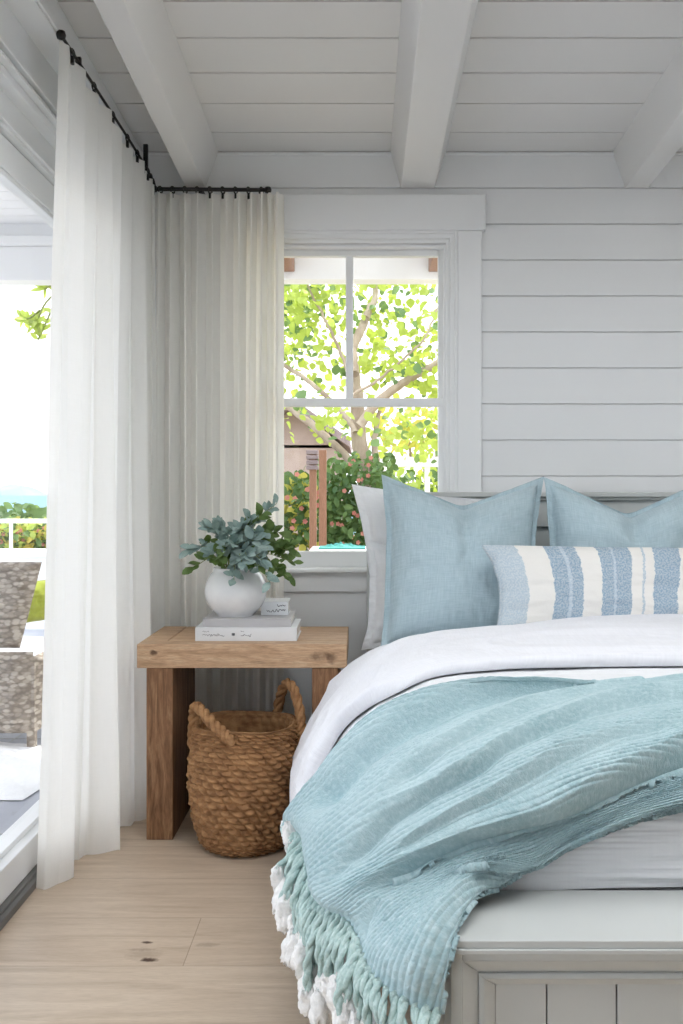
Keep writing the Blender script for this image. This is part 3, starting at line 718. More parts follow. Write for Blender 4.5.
# ------------------------------------------------------------------ throw
def throw():
    rows = [
     [(800,664),(740,669),(683,674),(600,677),(520,682),(450,690),(400,702),(362,728),(332,768),(306,803),(293,825)],
     [(800,690),(740,694),(683,697),(600,702),(515,712),(447,728),(404,748),(370,776),(346,806),(330,828),(322,846)],
     [(800,712),(740,718),(683,722),(600,730),(520,742),(460,758),(418,780),(384,808),(358,838),(340,862),(326,884)],
     [(800,738),(740,745),(683,752),(600,764),(530,782),(478,802),(436,828),(402,856),(374,884),(352,906),(338,920)],
     [(800,752),(740,764),(683,774),(610,790),(550,808),(500,827),(458,851),(424,880),(398,908),(378,932),(364,944)],
     [(800,764),(740,778),(683,790),(618,806),(560,826),(512,850),(478,876),(448,906),(424,936),(404,962),(390,984)],
     [(800,776),(740,792),(683,803),(622,819),(566,841),(520,866),(490,891),(470,915),(456,945),(448,975),(442,1006)]]
    C = np.array(rows, float); C[..., 1] += np.linspace(11, 0, 7)[:, None]*np.linspace(1, 0, 11)[None, :]**.6                       # 7 x 11 x 2
    # densify picture-position grid, look depth up on a medium grid, smooth it
    nu, nv = 56, 34
    tu, tv = np.linspace(0, 1, nu), np.linspace(0, 1, nv)
    g = crm(C, tv); g = np.swapaxes(crm(np.swapaxes(g, 0, 1), tu), 0, 1)       # nv x nu x 2
    d = np.array([[depth_at(g[i, j, 0], g[i, j, 1]) for j in range(nu)] for i in range(nv)])
    w_last = smooth01((tv-.52)/.48)[:, None]
    last = crm(np.array([0, 0, 0, 0, 1.615, 1.612, 1.60, 1.51, 1.435, 1.42, 1.42]), tu); last = np.where(tu < .4, d[-1], np.where(tu < .44, d[-1]*(1-(tu-.4)/.04)+last*(tu-.4)/.04, last))
    d = d+(last-d[-1])[None, :]*w_last
    for _ in range(40):
        e_ = np.pad(d, 1, mode='edge'); avg = (e_[:-2, 1:-1]+e_[2:, 1:-1]+e_[1:-1, :-2]+e_[1:-1, 2:])/4
        d = .35*np.minimum(d, avg)+.65*(.5*d+.5*avg)
    base = np.stack([(g[..., 0]-CX)*d/F, d, ZC-(g[..., 1]-CY)*d/F], -1)
    NUU, NVV = 1100, 700
    U = np.linspace(0, 1, NUU); V = np.linspace(0, 1, NVV)
    B = crm(base, V); B = np.swapaxes(crm(np.swapaxes(B, 0, 1), U), 0, 1)       # NVV x NUU x 3
    n = normals(B); cam = np.array([0, 0, ZC]); s = np.sign((n*(cam-B)).sum(-1)); n = n*s[..., None]
    # true lengths for the knit
    lu = np.concatenate([[0], np.cumsum(np.linalg.norm(np.diff(B[NVV//2], axis=0), axis=1))])
    lv = np.concatenate([[0], np.cumsum(np.linalg.norm(np.diff(B[:, NUU//2], axis=0), axis=1))])
    UU, VV = np.meshgrid(U, V)
    LU = np.broadcast_to(lu, UU.shape); LV = np.broadcast_to(lv[:, None], UU.shape)
    # drape folds: each is a soft ridge that drops off at its crease line
    GX = CX+F*B[..., 0]/B[..., 1]; GY = CY-F*(B[..., 2]-ZC)/B[..., 1]
    fold = np.zeros_like(UU); nonlocal_ = [np.zeros_like(UU), np.zeros_like(UU), np.zeros_like(UU)]
    def crease(line, amp, wb, wd, f0=60, f1=60):
        ln_ = np.array(line, float); best = np.full(UU.shape, 1e9); sg = np.ones(UU.shape); tt_ = np.zeros(UU.shape); acc = 0
        tot = np.linalg.norm(np.diff(ln_, axis=0), axis=1).sum()
        for p, q_ in zip(ln_[:-1], ln_[1:]):
            e_ = q_-p; L = np.hypot(*e_); px_, py_ = GX-p[0], GY-p[1]
            t_ = np.clip((px_*e_[0]+py_*e_[1])/(L*L), 0, 1); dx, dy = px_-t_*e_[0], py_-t_*e_[1]; dd = np.hypot(dx, dy)
            k = dd < best; best = np.where(k, dd, best); sg = np.where(k, np.sign(e_[0]*dy-e_[1]*dx), sg); tt_ = np.where(k, acc+t_*L, tt_); acc += L
        wv = 1+.35*vnoise(tt_/45, 0*tt_, int(amp*5000))
        pr2 = np.where(sg > 0, np.exp(-(best/(wd*.85))**1.6), np.exp(-(best/(wb*.9*wv))**1.1))
        k_ = amp*smooth01(tt_/f0+.15)*smooth01((tot-tt_)/f1+.1)
        nonlocal_[0] = np.maximum(nonlocal_[0], np.where(sg > 0, np.exp(-(best/12)**2), np.exp(-(best/3.5)**2))*k_)
        nonlocal_[2] = np.maximum(nonlocal_[2], np.exp(-(best/9)**4)*np.clip(k_/.015, 0, 1))
        nonlocal_[1] = np.maximum(nonlocal_[1], 1.45*pr2*k_)
        return 0
    fold += crease([(800,738),(683,775),(634,788),(571,808),(515,822),(467,840),(430,863),(405,886),(380,914)], .046, 24, 8, 10, 60)
    fold += crease([(800,672),(700,682),(641,689),(581,697),(516,708),(465,722),(420,743),(380,772),(352,804),(334,834)], .040, 20, 8, 10, 40)
    fold += crease([(760,692),(683,703),(621,712),(566,726),(531,735),(490,752),(455,770),(420,795),(392,820)], .022, 14, 8)
    fold += crease([(760,716),(683,724),(641,728),(591,737),(551,750),(505,769),(485,783),(440,806),(405,832),(375,868),(352,896)], .028, 16, 8)
    fold += crease([(700,752),(620,764),(560,783),(510,801),(465,821),(430,842),(395,876)], .016, 16, 9)
    fold += crease([(446,794),(402,834),(380,862),(350,905)], .018, 13, 8, 40, 40)
    fold += crease([(440,690),(385,712),(345,754),(318,790)], .018, 9, 7, 40, 40)
    fold += crease([(400,905),(385,935),(380,965)], .018, 10, 8, 30, 30)
    fold = .050-np.minimum(nonlocal_[1], .062)+.012*np.sin(np.clip(nonlocal_[0]/.04, 0, 1)*PI/2)
    fold += .014*fbm(UU*4, VV*6, 2, 41)+.006*vnoise(UU*9+VV*3, VV*11, 43)
    edge = np.minimum(np.minimum(VV, 1-VV)*14, 1)
    fold = fold*(.12+.88*smooth01(edge))*(1-.45*smooth01((UU-.55)/.2)*smooth01((VV-.45)/.35))*(1-.5*smooth01((UU-.90)/.10))
    tv_ = np.gradient(B, axis=0); tv_ /= np.linalg.norm(tv_, axis=-1)[..., None]
    lip = .32*nonlocal_[0]*smooth01(edge)*(1-.5*smooth01((UU-.90)/.10))
    # knit: chunky ribs with chain stitches, running slightly askew
    q = LV+.22*LU+.010*fbm(LU*5, LV*5, 2, 51)
    w_ = .0140; q = VV*60*w_+.20*LU+.006*fbm(LU*5, VV*3, 2, 51)
    r = q/w_; ri = np.floor(r); rf = r-ri
    st = LU/.014+.5*ri+.45*np.abs(rf-.5)*2; sf = st-np.floor(st)
    kn = (np.sin(PI*rf)**.7)*(.74+.26*np.sin(PI*sf)**.8)
    kn *= .85+.5*vnoise(ri*3.3, np.floor(st)*1.9, 61)
    patch = .7+.3*smooth01((fbm(LU*4, LV*6, 2, 66)+.15)/.3)
    h = .004+fold+.0066*kn*patch*(1-.95*nonlocal_[2])+.004*nonlocal_[2]
    G = B+n*(h+.016)[..., None]+tv_*lip[..., None]
    under = B+n*(.001)
    uv = np.stack([LU, LV], -1)
    o = addmesh('knit_throw', G.reshape(-1, 3), gridfaces(NVV, NUU), M['throw'], uv=uv.reshape(-1, 2))
    tag(o, 'chunky pale teal knit throw with white tasselled fringe draped over the foot of the bed', 'throw blanket')
    so = o.modifiers.new('thickness', 'SOLIDIFY'); so.thickness = .008; so.offset = -1 if (normals(G)[200, 300]*n[200, 300]).sum() > 0 else 1
    # tassels
    hem = G[:, -1]; hem_in = G[:, -8]
    tips = np.array([(287,828),(292,842),(297,860),(284,886),(286,902),(292,922),(298,948),(306,968),(309,990),(318,1004),(334,990),(340,1010),(352,1030),(370,1042),(392,1048),(415,1050),(440,1052)], float)
    NT = 44; rr = random.Random(11)
    for i in range(NT):
        s_ = (i+.5)/NT; a0 = crm(hem, np.array([s_]))[0]; dh = a0[1]
        tp_ = crm(tips, np.array([s_]))[0]+np.array([rr.uniform(-5, 11), rr.uniform(-13, 9)])
        dt = dh-.015+rr.uniform(-.03, .015)
        if s_ > .85: dt = dh-.01
        e_ = P(tp_[0], tp_[1], dt)
        ln = np.linalg.norm(e_-a0)
        out = np.array([-.3, -.8, .35]); out /= np.linalg.norm(out)
        m1 = a0+(e_-a0)*.33+out*(.018+rr.uniform(0, .02)); m2 = a0+(e_-a0)*.68+out*(.015+rr.uniform(-.01, .02))+np.array([rr.uniform(-.01, .01), 0, 0])
        stt = crm(hem_in, np.array([s_]))[0]
        pts = crm(np.array([stt, a0, m1, m2, e_]), np.linspace(0, 1, 40))
        ts = MB()
        rad = rr.uniform(.0042, .0058)
        T = np.gradient(pts, axis=0); T /= np.linalg.norm(T, axis=1)[:, None]
        N = np.cross(T, out); N /= np.linalg.norm(N, axis=1)[:, None]; Bn = np.cross(T, N)
        tw = np.linspace(0, ln/.022*2*PI/2, 40)
        for k in range(2):
            a = tw+PI*k
            ts.tube(pts+rad*.6*(np.cos(a)[:, None]*N+np.sin(a)[:, None]*Bn), rad*np.linspace(.9, 1.05, 40), 8)
        t_o = ts.build('tassel', M['fringe'], o, smooth=True)
        # fluffy white end
        big = rr.uniform(.9, 1.35)
        cen = pts[-1]; ax = T[-1]
        NP, NQ = 26, 30
        th = np.linspace(0, PI, NP); ps = np.linspace(0, 2*PI, NQ, endpoint=False)
        TH, PS = np.meshgrid(th, ps, indexing='ij')
        lump = 1+.42*fbm(TH*2.2+i, PS*1.6, 3, i)+.18*fbm(TH*9+i, PS*6, 2, i+3)
        lump = lump*(1-.5*smooth01((PS-5.6)/.7))+lump[:, :1]*.5*smooth01((PS-5.6)/.7)
        rx = .016*big*lump; rl = .032*big*lump
        L = cen+ax*rl[..., None]*(-np.cos(TH))[..., None]+(rx*np.sin(TH)*np.cos(PS))[..., None]*N[-1]+(rx*np.sin(TH)*np.sin(PS))[..., None]*Bn[-1]
        fl = addmesh('tassel_end', L.reshape(-1, 3), gridfaces(NP, NQ, False, True), M['fluff'], t_o)
        if i == 0: fl['label'] = 'fluffy white tuft'
    return G
throw()

# ------------------------------------------------------------------ pillows
def pillow(name, c, thick, mat, label, cat='pillow', dip=0, flange=.07, seed=0, N=150, group=None, puff=.5, wrk=1.0, dipw=.33, earcurl=0, size=None):
    """c = TL, TR, BL, BR points in the room"""
    TL, TR, BL, BR = [np.array(x, float) for x in c]
    s = np.linspace(-1, 1, N); A, B = np.meshgrid(s, s, indexing='ij')       # A across, B up
    def blend(A, B):
        a = (A[..., None]+1)/2; b = (B[..., None]+1)/2
        return (BL*(1-a)+BR*a)*(1-b)+(TL*(1-a)+TR*a)*b
    # edges bow inwards between the corners
    A2 = A*(1-.075*(1-B*B)+.02*fbm(B*2.5, A*0+np.sign(A)*3, 2, seed+21)); B2 = B*(1-.05*(1-A*A))
    if dip:
        B2 = B2-dip*np.clip(1-np.sqrt(A*A+.006), 0, 1)**1.12*smooth01((B+.6)/1.6)**1.3
    wob = .010*fbm(A*3, B*3, 2, seed)
    base = blend(A2+wob, B2+.008*fbm(A*4, B*4, 2, seed+2))
    e1, e2 = TR-TL, TL-BL; nn = np.cross(e1, e2); nn /= np.linalg.norm(nn)
    if nn[1] > 0: nn = -nn                                                    # towards the foot of the bed
    k = 1-flange
    x, y = np.clip(np.abs(A)/k, 0, 1), np.clip(np.abs(B)/k, 0, 1)
    dome = ((1-x**2.6)*(1-y**2.6))**puff
    fl = (np.maximum(np.abs(A), np.abs(B)) > k)
    w_ = wrk*(.020*fbm(A*2.2+B, B*2.2-A*.6, 3, seed+5)+.005*fbm(A*9, B*4, 3, seed+7))
    if dip:
        w_ = w_-.03*np.exp(-((A+.02*np.sin(B*4))/.09)**2)*smooth01((B+.2)/1.0)+.02*np.exp(-((np.abs(A)-.35)/.25)**2)*smooth01((B+.1)/1.0)
    edgew = .006*fbm(A*12, B*12, 2, seed+9)*fl
    fr_ = base+nn*((dome*thick*.62+w_*dome**.6)+.004+edgew)[..., None]
    bk = base-nn*((dome*thick*.38)+.0-edgew)[..., None]
    V = np.concatenate([fr_.reshape(-1, 3), bk.reshape(-1, 3)])
    f1 = gridfaces(N, N); f2 = gridfaces(N, N)[:, ::-1]+N*N
    rim = []
    idx = lambda i, j: i*N+j
    loop = [idx(i, 0) for i in range(N)]+[idx(N-1, j) for j in range(1, N)]+[idx(i, N-1) for i in range(N-2, -1, -1)]+[idx(0, j) for j in range(N-2, 0, -1)]
    for a, b in zip(loop, loop[1:]+loop[:1]): rim.append((a, b, b+N*N, a+N*N))
    W, H = size or (np.linalg.norm(e1), np.linalg.norm(e2))
    uv = np.stack([(A+1)/2*(1 if size else W), (B+1)/2*(1 if size else H)], -1).reshape(-1, 2); uv = np.concatenate([uv, uv])
    o = addmesh(name, V, np.concatenate([f1, f2, np.array(rim)]), mat, uv=uv)
    return tag(o, label, cat, group)
pillow('euro_pillow', (P(381, 475, 3.37), P(544, 477, 3.40), P(380, 650, 3.17), P(536, 652, 3.17)), .25, M['bluelinen'], 'light blue linen square pillow at the left with a chopped top and flanged edge', dip=.34, seed=1)
pillow('euro_pillow', (P(544, 477, 3.36), P(712, 477, 3.36), P(541, 652, 3.19), P(712, 652, 3.19)), .25, M['bluelinen'], 'light blue linen square pillow behind the striped one, right of its twin', dip=.42, seed=12, dipw=.36)
pillow('lumbar_pillow', (P(482, 545, 3.05), P(790, 548, 3.05), P(493, 640, 2.96), P(775, 640, 2.96)), .14, M['stripe'], 'long cream lumbar pillow with watery blue stripes lying against the blue pillows', flange=.0, seed=20, puff=.42, wrk=.7, size=(1, 1))
pillow('white_sham', (P(351, 484, 3.50), P(520, 500, 3.50), P(373, 640, 3.42), P(520, 640, 3.42)), .09, M['sham'], 'white linen sham leaning on the headboard behind the blue pillow, its corner over the window', flange=.10, seed=30)
pillow('white_sham', (P(366, 540, 3.44), P(520, 560, 3.42), P(362, 650, 3.30), P(520, 640, 3.33)), .10, M['sham'], 'lower rumpled white sham peeking out left of the blue pillow above the duvet', flange=.10, seed=35, wrk=2)

# ------------------------------------------------------------------ outside the back window
g = MB().box(-60, 60, YW+.2, 40, -.7, -.6).build('garden_ground', M['soil'], loc=(0, 0, 0)); struct(g)
ev = MB(); de = 5.0
a, b = P(100, 279.5, de), P(600, 240, de)
ev.box(a[0], b[0], de, de+.12, a[2], b[2]); ev.hexa([(a[0], YW+.2, 2.62), (b[0], YW+.2, 2.62), (b[0], de+.1, b[2]-.01), (a[0], de+.1, b[2]-.01), (a[0], YW+.2, 2.68), (b[0], YW+.2, 2.68), (b[0], de+.1, b[2]+.06), (a[0], de+.1, b[2]+.06)])
struct(ev.build('trim_7', M['ext'], bevel=.004))
for px in (286, 437):
    q = P(px, 254, 4.8)
    r_ = MB().box(q[0]-.03, q[0]+.03, 4.70, 4.995, q[2]-.045, q[2]+.11).build('rafter_end', M['post'], bevel=.004)
    tag(r_, 'short brown rafter end at the %s of the eave outside the window' % ('left' if px < 300 else 'right'), 'rafter')

def limb(pts, r0, r1, n=10):
    p = crm(np.array(pts), np.linspace(0, 1, 24)); p = p+RNG.normal(0, .004, p.shape); return p, np.linspace(r0, r1, 24)
dt = 7.5
tree = empty('garden_tree', tuple(P(366, 700, dt))); tag(tree, 'leafy lime green tree with pale branching trunk outside the window', 'tree')
tb = MB(); k_ = dt/F
for pts, w0, w1 in (
    ([(372, 700), (370, 560), (366, 480), (359, 440), (357, 405), (353, 370)], 11, 6),
    ([(354, 374), (352, 350), (360, 332), (366, 318)], 5.5, 4), ([(366, 318), (375, 295), (372, 262)], 4, 2),
    ([(360, 478), (345, 455), (318, 430), (285, 405), (250, 385)], 4.5, 3),
    ([(356, 432), (340, 410), (310, 382), (275, 360)], 3.2, 2),
    ([(360, 425), (378, 402), (405, 382), (440, 362), (475, 345)], 5, 3.5),
    ([(352, 395), (378, 380), (405, 358), (427, 335), (440, 300)], 1.6, 1),
    ([(368, 478), (376, 466), (374, 440), (380, 410)], 5, 2),
    ([(375, 640), (377, 520), (374, 462)], 6, 5),
    ([(352, 380), (335, 340), (315, 300), (300, 270)], 2, 1)):
    p, r_ = limb([P(x, y, dt+.04*i) for i, (x, y) in enumerate(pts)], w0*k_, w1*k_); tb.tube(p, r_, 10)
tb.build('trunk', M['bark'], tree, smooth=True)
def leaves(centers, L0, L1, mb, rs, droop=.4, wr=.75):
    for c in centers:
        dv = np.array([rs.uniform(-1, 1), rs.uniform(-1, 1), rs.uniform(-1.2, .5)]); L = rs.uniform(L0, L1)
        up = np.array([rs.uniform(-.6, .6), -1+rs.uniform(-.5, .8), rs.uniform(0, 1.2)])
        leafmesh(mb, c, dv, up, L, L*rs.uniform(wr-.15, wr+.15), rs.uniform(-.1, .4))
rs = random.Random(3)
def cluster_pts(nc, per, box, sig, dd):
    out = []
    for _ in range(nc):
        cx_, cy_, cd = rs.uniform(box[0], box[1]), rs.uniform(box[2], box[3]), dd+rs.uniform(-.9, 1.1)
        c = P(cx_, cy_, cd)
        for _ in range(per): out.append(c+np.array([rs.gauss(0, sig), rs.gauss(0, sig), rs.gauss(0, sig*.8)]))
    return out
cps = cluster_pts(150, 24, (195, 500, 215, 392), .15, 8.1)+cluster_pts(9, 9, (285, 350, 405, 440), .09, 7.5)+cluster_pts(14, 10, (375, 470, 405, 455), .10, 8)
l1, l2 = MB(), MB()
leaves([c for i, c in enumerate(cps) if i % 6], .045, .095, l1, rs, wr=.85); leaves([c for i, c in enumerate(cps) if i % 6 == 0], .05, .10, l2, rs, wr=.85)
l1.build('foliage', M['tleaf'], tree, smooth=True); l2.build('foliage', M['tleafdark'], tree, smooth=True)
# posts
for px0, px1, y0, y1, d, lab in ((309.5, 316.5, 452, 640, 6.2, 'slim wooden garden post with a dark cap, front one outside the window'), (319, 326.5, 450, 640, 6.6, 'wooden garden post standing behind the capped post outside the window')):
    a, b = P(px0, y0, d), P(px1, y1, d); b[2] = -.6; e = empty('wooden_post', ((a[0]+b[0])/2, d, b[2])); tag(e, lab, 'post')
    MB().box(a[0], b[0], d-.025, d+.025, b[2], a[2]).build('post_shaft', M['post'], e, bevel=.004)
    if d < 6.3:
        m = MB()
        for k in range(4): m.box(a[0]-.02, b[0]+.012, d-.04, d+.04, a[2]-.115+.033*k, a[2]-.088+.033*k)
        m.build('post_cap', M['roof'], e, bevel=.004)
def bush(name, box, n, L, dd, spread, mats, label, flowers=0, group=None, cat='bush', base=None):
    c0 = P((box[0]+box[1])/2, box[3], dd); e = empty(name, tuple(c0)); tag(e, label, cat, group)
    pts = []
    for _ in range(n):
        x, y = rs.uniform(box[0], box[1]), rs.uniform(box[2], box[3]); 
        ed = 6*math.sin(x*.35)+5*math.sin(x*.8)
        if y < box[2]+8+ed: continue
        pts.append(P(x, y, dd+rs.uniform(-spread, spread)))
    for k, mt_ in enumerate(mats):
        mb = MB(); leaves(pts[k::len(mats)], L*.7, L*1.3, mb, rs, wr=.6); mb.build('foliage', mt_, e, smooth=True)
    sm_ = MB(); lo = P(0, box[3], dd)[2]
    for k in range(5):
        x = c0[0]+(k-2)*.12; sm_.tube([(x, dd, -.62), (x+.03, dd, (lo-.6)/2), (x+.05*(k-2), dd, lo+.15)], .02, 6)
    sm_.build('stem', M['bark'], e, smooth=True)
    if flowers:
        mb = MB()
        for _ in range(flowers):
            q = P(rs.uniform(box[0], box[1]), rs.uniform(box[2]+5, box[3]), dd-spread*.9)
            for j in range(5): leafmesh(mb, q, np.array([math.cos(j*1.26), -.3, math.sin(j*1.26)]), np.array([0, -1, 0.1]), L*.28, L*.26)
        mb.build('blossoms', M['flower'], e, smooth=True)
bush('flowering_bush', (262, 318, 468, 600), 1500, .07, 7.0, .35, [M['yellowleaf'], M['bushleaf'], M['bushleaf']], 'yellow green flowering bush left of the posts outside the window', 45)
bush('flowering_bush', (316, 392, 452, 600), 2600, .065, 7.3, .35, [M['bushleaf'], M['bushleaf'], M['tleafdark']], 'dark green bush with pink blossoms right of the posts outside the window', 45)
bush('garden_hedge', (378, 470, 462, 600), 1500, .11, 11, .6, [M['tleaf'], M['bushleaf']], 'sunny hedge behind the white fence outside the window', 0, cat='hedge')
bush('garden_hedge', (372, 500, 402, 452), 420, .12, 12, .8, [M['tleaf'], M['yellowleaf']], 'loose bright shrub above the white fence outside the window', 0, cat='hedge')
# white fence
fe = empty('garden_fence', tuple(P(415, 560, 9.5))); tag(fe, 'white rail fence behind the tree outside the window', 'fence')
a, b = P(372, 467, 9.5), P(520, 457, 9.5); MB().box(a[0], b[0], 9.5, 9.55, a[2], b[2]).build('top_rail', M['ext'], fe, bevel=.01)
for px in (380, 425, 470): 
    a, b = P(px, 560, 9.56), P(px+5, 459, 9.56); MB().box(a[0], b[0], 9.56, 9.62, a[2], b[2]).build('fence_post', M['ext'], fe)
# neighbour's house
d = 16; hs = empty('neighbour_house', tuple(P(300, 560, d))); tag(hs, 'pinkish grey gabled house beyond the garden posts', 'house')
a, b, c_ = P(235, 448, d), P(293, 408, d), P(350, 448, d); e0 = P(250, 560, d); e1 = P(338, 448, d)
m = MB(); m.box(P(245, 560, d)[0], P(340, 560, d)[0], d, d+3, e0[2], a[2]+.05)
m.add([(P(245,0,d)[0], d, a[2]), (P(340,0,d)[0], d, a[2]), (b[0], d, b[2]), (P(245,0,d)[0], d+3, a[2]), (P(340,0,d)[0], d+3, a[2]), (b[0], d+3, b[2])], [(0,1,2),(3,5,4),(0,2,5,3),(1,4,5,2),(0,3,4,1)])
m.build('gable_wall', M['housewall'], hs)
m = MB()
for s0, s1 in ((a, b), (c_, b)):
    th_ = .14
    m.hexa([(s0[0], d-.4, s0[2]), (s1[0], d-.4, s1[2]), (s1[0], d+3.2, s1[2]), (s0[0], d+3.2, s0[2]), (s0[0], d-.4, s0[2]+th_), (s1[0], d-.4, s1[2]+th_), (s1[0], d+3.2, s1[2]+th_), (s0[0], d+3.2, s0[2]+th_)])
m.build('roof', M['roof'], hs)
q = P(285, 452, d-.05); MB().box(q[0]-.25, q[0]+.25, d-.06, d+.02, q[2]-.5, q[2]+.2).build('window', M['glass'], hs)
# folded teal canvas on a garden table
q = P(345, 548, 5.6); 
e = empty('garden_table', (q[0], 5.6, -.6)); tag(e, 'garden table top just above the sill line outside the window', 'table')
m = MB().box(q[0]-.2, q[0]+.16, 5.4, 5.8, q[2]-.03, q[2]); m.build('table_top', M['ext'], e, bevel=.004)
for sx in (-.17, .13):
    for sy in (5.43, 5.77): MB().box(q[0]+sx-.015, q[0]+sx+.015, sy-.015, sy+.015, -.6, q[2]-.03).build('leg', M['ext'], e)
NN = 40; s = np.linspace(0, 1, NN); A, B = np.meshgrid(s, s, indexing='ij')
G = np.stack([q[0]-.15+.27*A, 5.45+.25*B, q[2]+.008+.022*np.abs(fbm(A*5, B*4, 3, 71))*4*np.sin(PI*A)*np.sin(PI*B)], -1)
o = addmesh('folded_cloth', G.reshape(-1, 3), gridfaces(NN, NN), M['teal']); tag(o, 'crumpled teal cloth lying on the garden table outside', 'cloth'); so = o.modifiers.new('thickness', 'SOLIDIFY'); so.thickness = .006

# ------------------------------------------------------------------ outside the door
pt = MB().box(-7.5, -1.12, -3, 8.3, -.12, -.02)
o = pt.build('patio_floor', M['tile'], loc=(0, 0, 0)); struct(o)
# tile joints as thin grooves
j = MB()
for y in np.arange(-2.4, 8.2, .62): j.box(-7.5, -1.12, y, y+.007, -.022, -.0185)
for x in np.arange(-7.2, -1.2, .62): j.box(x, x+.007, -3, 8.2, -.022, -.0184)
struct(j.build('trim_8', M['gap']))
pr_ = MB(); pr_.box(-4.6, -1.1, -3, 5.4, 2.66, 2.72)
for y in np.arange(-2.9, 5.4, .14): pr_.box(-4.6, -1.1, y+.003, y+.137, 2.648, 2.66)
struct(pr_.build('trim_9', M['ext']))
bm_ = MB(); a, b = P(0, 281, 5.4), P(0, 247, 5.4); bm_.box(-5, -1.35, 5.38, 5.52, a[2], b[2]); bm_.box(-5, -1.35, 5.34, 5.56, b[2], b[2]+.05); bm_.box(-5,-1.35,5.38,5.5,b[2]+.05,2.66)
struct(bm_.build('trim_10', M['ext'], bevel=.006))
# low wall and rail
lw_ = MB(); q = P(20, 551, 8.0); lw_.box(-12, -1.2, 8.0, 8.3, -.1, q[2]-.05); lw_.box(-12, -1.2, 7.95, 8.35, q[2]-.05, q[2])
o = lw_.build('low_wall', M['ext'], bevel=.006); struct(o)
rl = empty('terrace_railing', tuple(P(20, 551, 8.15))); tag(rl, 'thin white terrace railing above the low wall outside the door', 'railing')
q2 = P(20, 521, 8.15)
MB().box(-12, -1.2, 8.13, 8.17, q2[2]-.018, q2[2]+.018).build('top_rail', M['ext'], rl, bevel=.004)
for x in (P(11, 0, 8.15)[0], P(11, 0, 8.15)[0]-1.1, P(11, 0, 8.15)[0]+.9, P(11, 0, 8.15)[0]-2.2):
    MB().box(x-.012, x+.012, 8.14, 8.16, q[2], q2[2]).build('rail_post', M['ext'], rl)
bush('terrace_shrub', (-60, 60, 517, 556), 5200, .075, 9.2, .45, [M['yellowleaf'], M['bushleaf'], M['tleaf']], 'yellow and green flowering shrubs behind the terrace railing', 40)
bush('spiky_shrub', (-20, 52, 503, 530), 420, .13, 10.0, .3, [M['bushleaf'], M['tleafdark']], 'airy grey green shrub rising over the railing against the sea', 0)
# hanging sprig over the terrace
sp = empty('overhanging_branch', tuple(P(60, 290, 5.8))); tag(sp, 'bright green leafy branch tip hanging into view outside the door', 'branch')
mb = MB(); lf = MB()
for pts in ([(75, 275), (48, 300), (38, 318), (34, 328)], [(75, 275), (52, 285), (44, 290)], [(60, 290), (45, 325), (38, 340)], [(40, 310), (30, 318), (24, 320)]):
    pp_ = crm(np.array([P(x, y, 5.8) for x, y in pts]), np.linspace(0, 1, 12)); mb.tube(pp_, .006, 6)
    for k in range(16):
        t_ = rs.uniform(.45, 1); qq = crm(pp_, np.array([t_]))[0]; leafmesh(lf, qq, np.array([rs.uniform(-1, .8), rs.uniform(-.6, .6), rs.uniform(-.6, 1)]), np.array([0, -1, .3]), rs.uniform(.06, .10), .03)
mb.build('twig', M['stem'], sp, smooth=True); lf.build('leaves', M['tleaf'], sp, smooth=True)
# sea, island
struct(MB().box(-12000, 12000, 60, 30000, -14.5, -14).build('sea', M['sea'], loc=(0, 0, 0)))
NN = 60; s = np.linspace(-1, 1, NN); A, B = np.meshgrid(s, s, indexing='ij')
cI = P(20, 494, 9000); hI = 95*np.exp(-(np.abs(A+.1)/.62)**4)*(1+.25*fbm(A*3+2, B*2, 3, 5))*(1-B*B)
G = np.stack([cI[0]+A*330, cI[1]+B*300, -14+hI*1.05], -1)
struct(addmesh('island_hill', G.reshape(-1, 3), gridfaces(NN, NN), M['island']))
# wicker lounge chair on the terrace
def weave_panel(p00, p10, p01, thick, nu, nv):
    """flat woven wicker slab: strands over and under"""
    p00, p10, p01 = map(np.array, (p00, p10, p01)); N1, N2 = nu*8, nv*8
    a = np.linspace(0, 1, N1); b = np.linspace(0, 1, N2); A, B = np.meshgrid(a, b, indexing='ij')
    n_ = np.cross(p10-p00, p01-p00); n_ = n_/np.linalg.norm(n_)
    ri = np.floor(B*nv); h_ = np.sin(PI*(B*nv-ri))**.5*(.35+.65*np.abs(np.sin(PI*(A*nu*.5+ri*.5))))
    h_ *= .8+.6*vnoise(ri*2.1, np.floor(A*nu*.5+ri*.5)*1.7, 4)
    edge_ = np.minimum(np.minimum(A, 1-A)*12, np.minimum(B, 1-B)*12).clip(0, 1)
    base = p00+(p10-p00)*A[..., None]+(p01-p00)*B[..., None]
    F_ = base+n_*(thick/2*edge_**.5+.028*h_*edge_)[..., None]; K_ = base-n_*(thick/2*edge_**.5+.028*h_*edge_)[..., None]
    V = np.concatenate([F_.reshape(-1, 3), K_.reshape(-1, 3)]); return V, np.concatenate([gridfaces(N1, N2), gridfaces(N1, N2)[:, ::-1]+N1*N2])
ch = empty('wicker_armchair', (-1.85, 4.5, -.02)); tag(ch, 'grey wicker terrace armchair outside the sliding door', 'chair')
y0 = 4.25
zt_ = P(0, 564, y0)[2]
def wp(name, *a): V, f_ = weave_panel(*a); addmesh(name, V, f_, M['wicker'], ch)
wp('backrest', P(42, 562, y0), P(-120, 562, y0), P(20, 648, y0-.03), .05, 15, 9)
zl, zh = P(0, 732, y0-.1)[2], P(0, 651, y0-.1)[2]
xr_ = P(35, 700, y0-.1)[0]; xl_ = xr_-.78
wp('side_panel', (xr_, y0-.12, zh), (xl_, y0-.12, zh), (xr_-.004, y0-.12, zl), .05, 15, 8)
wp('arm_panel', (xr_, y0-.12, zh-.02), (xr_, y0+.62, zh-.02), (xr_, y0-.12, zl), .04, 14, 8)
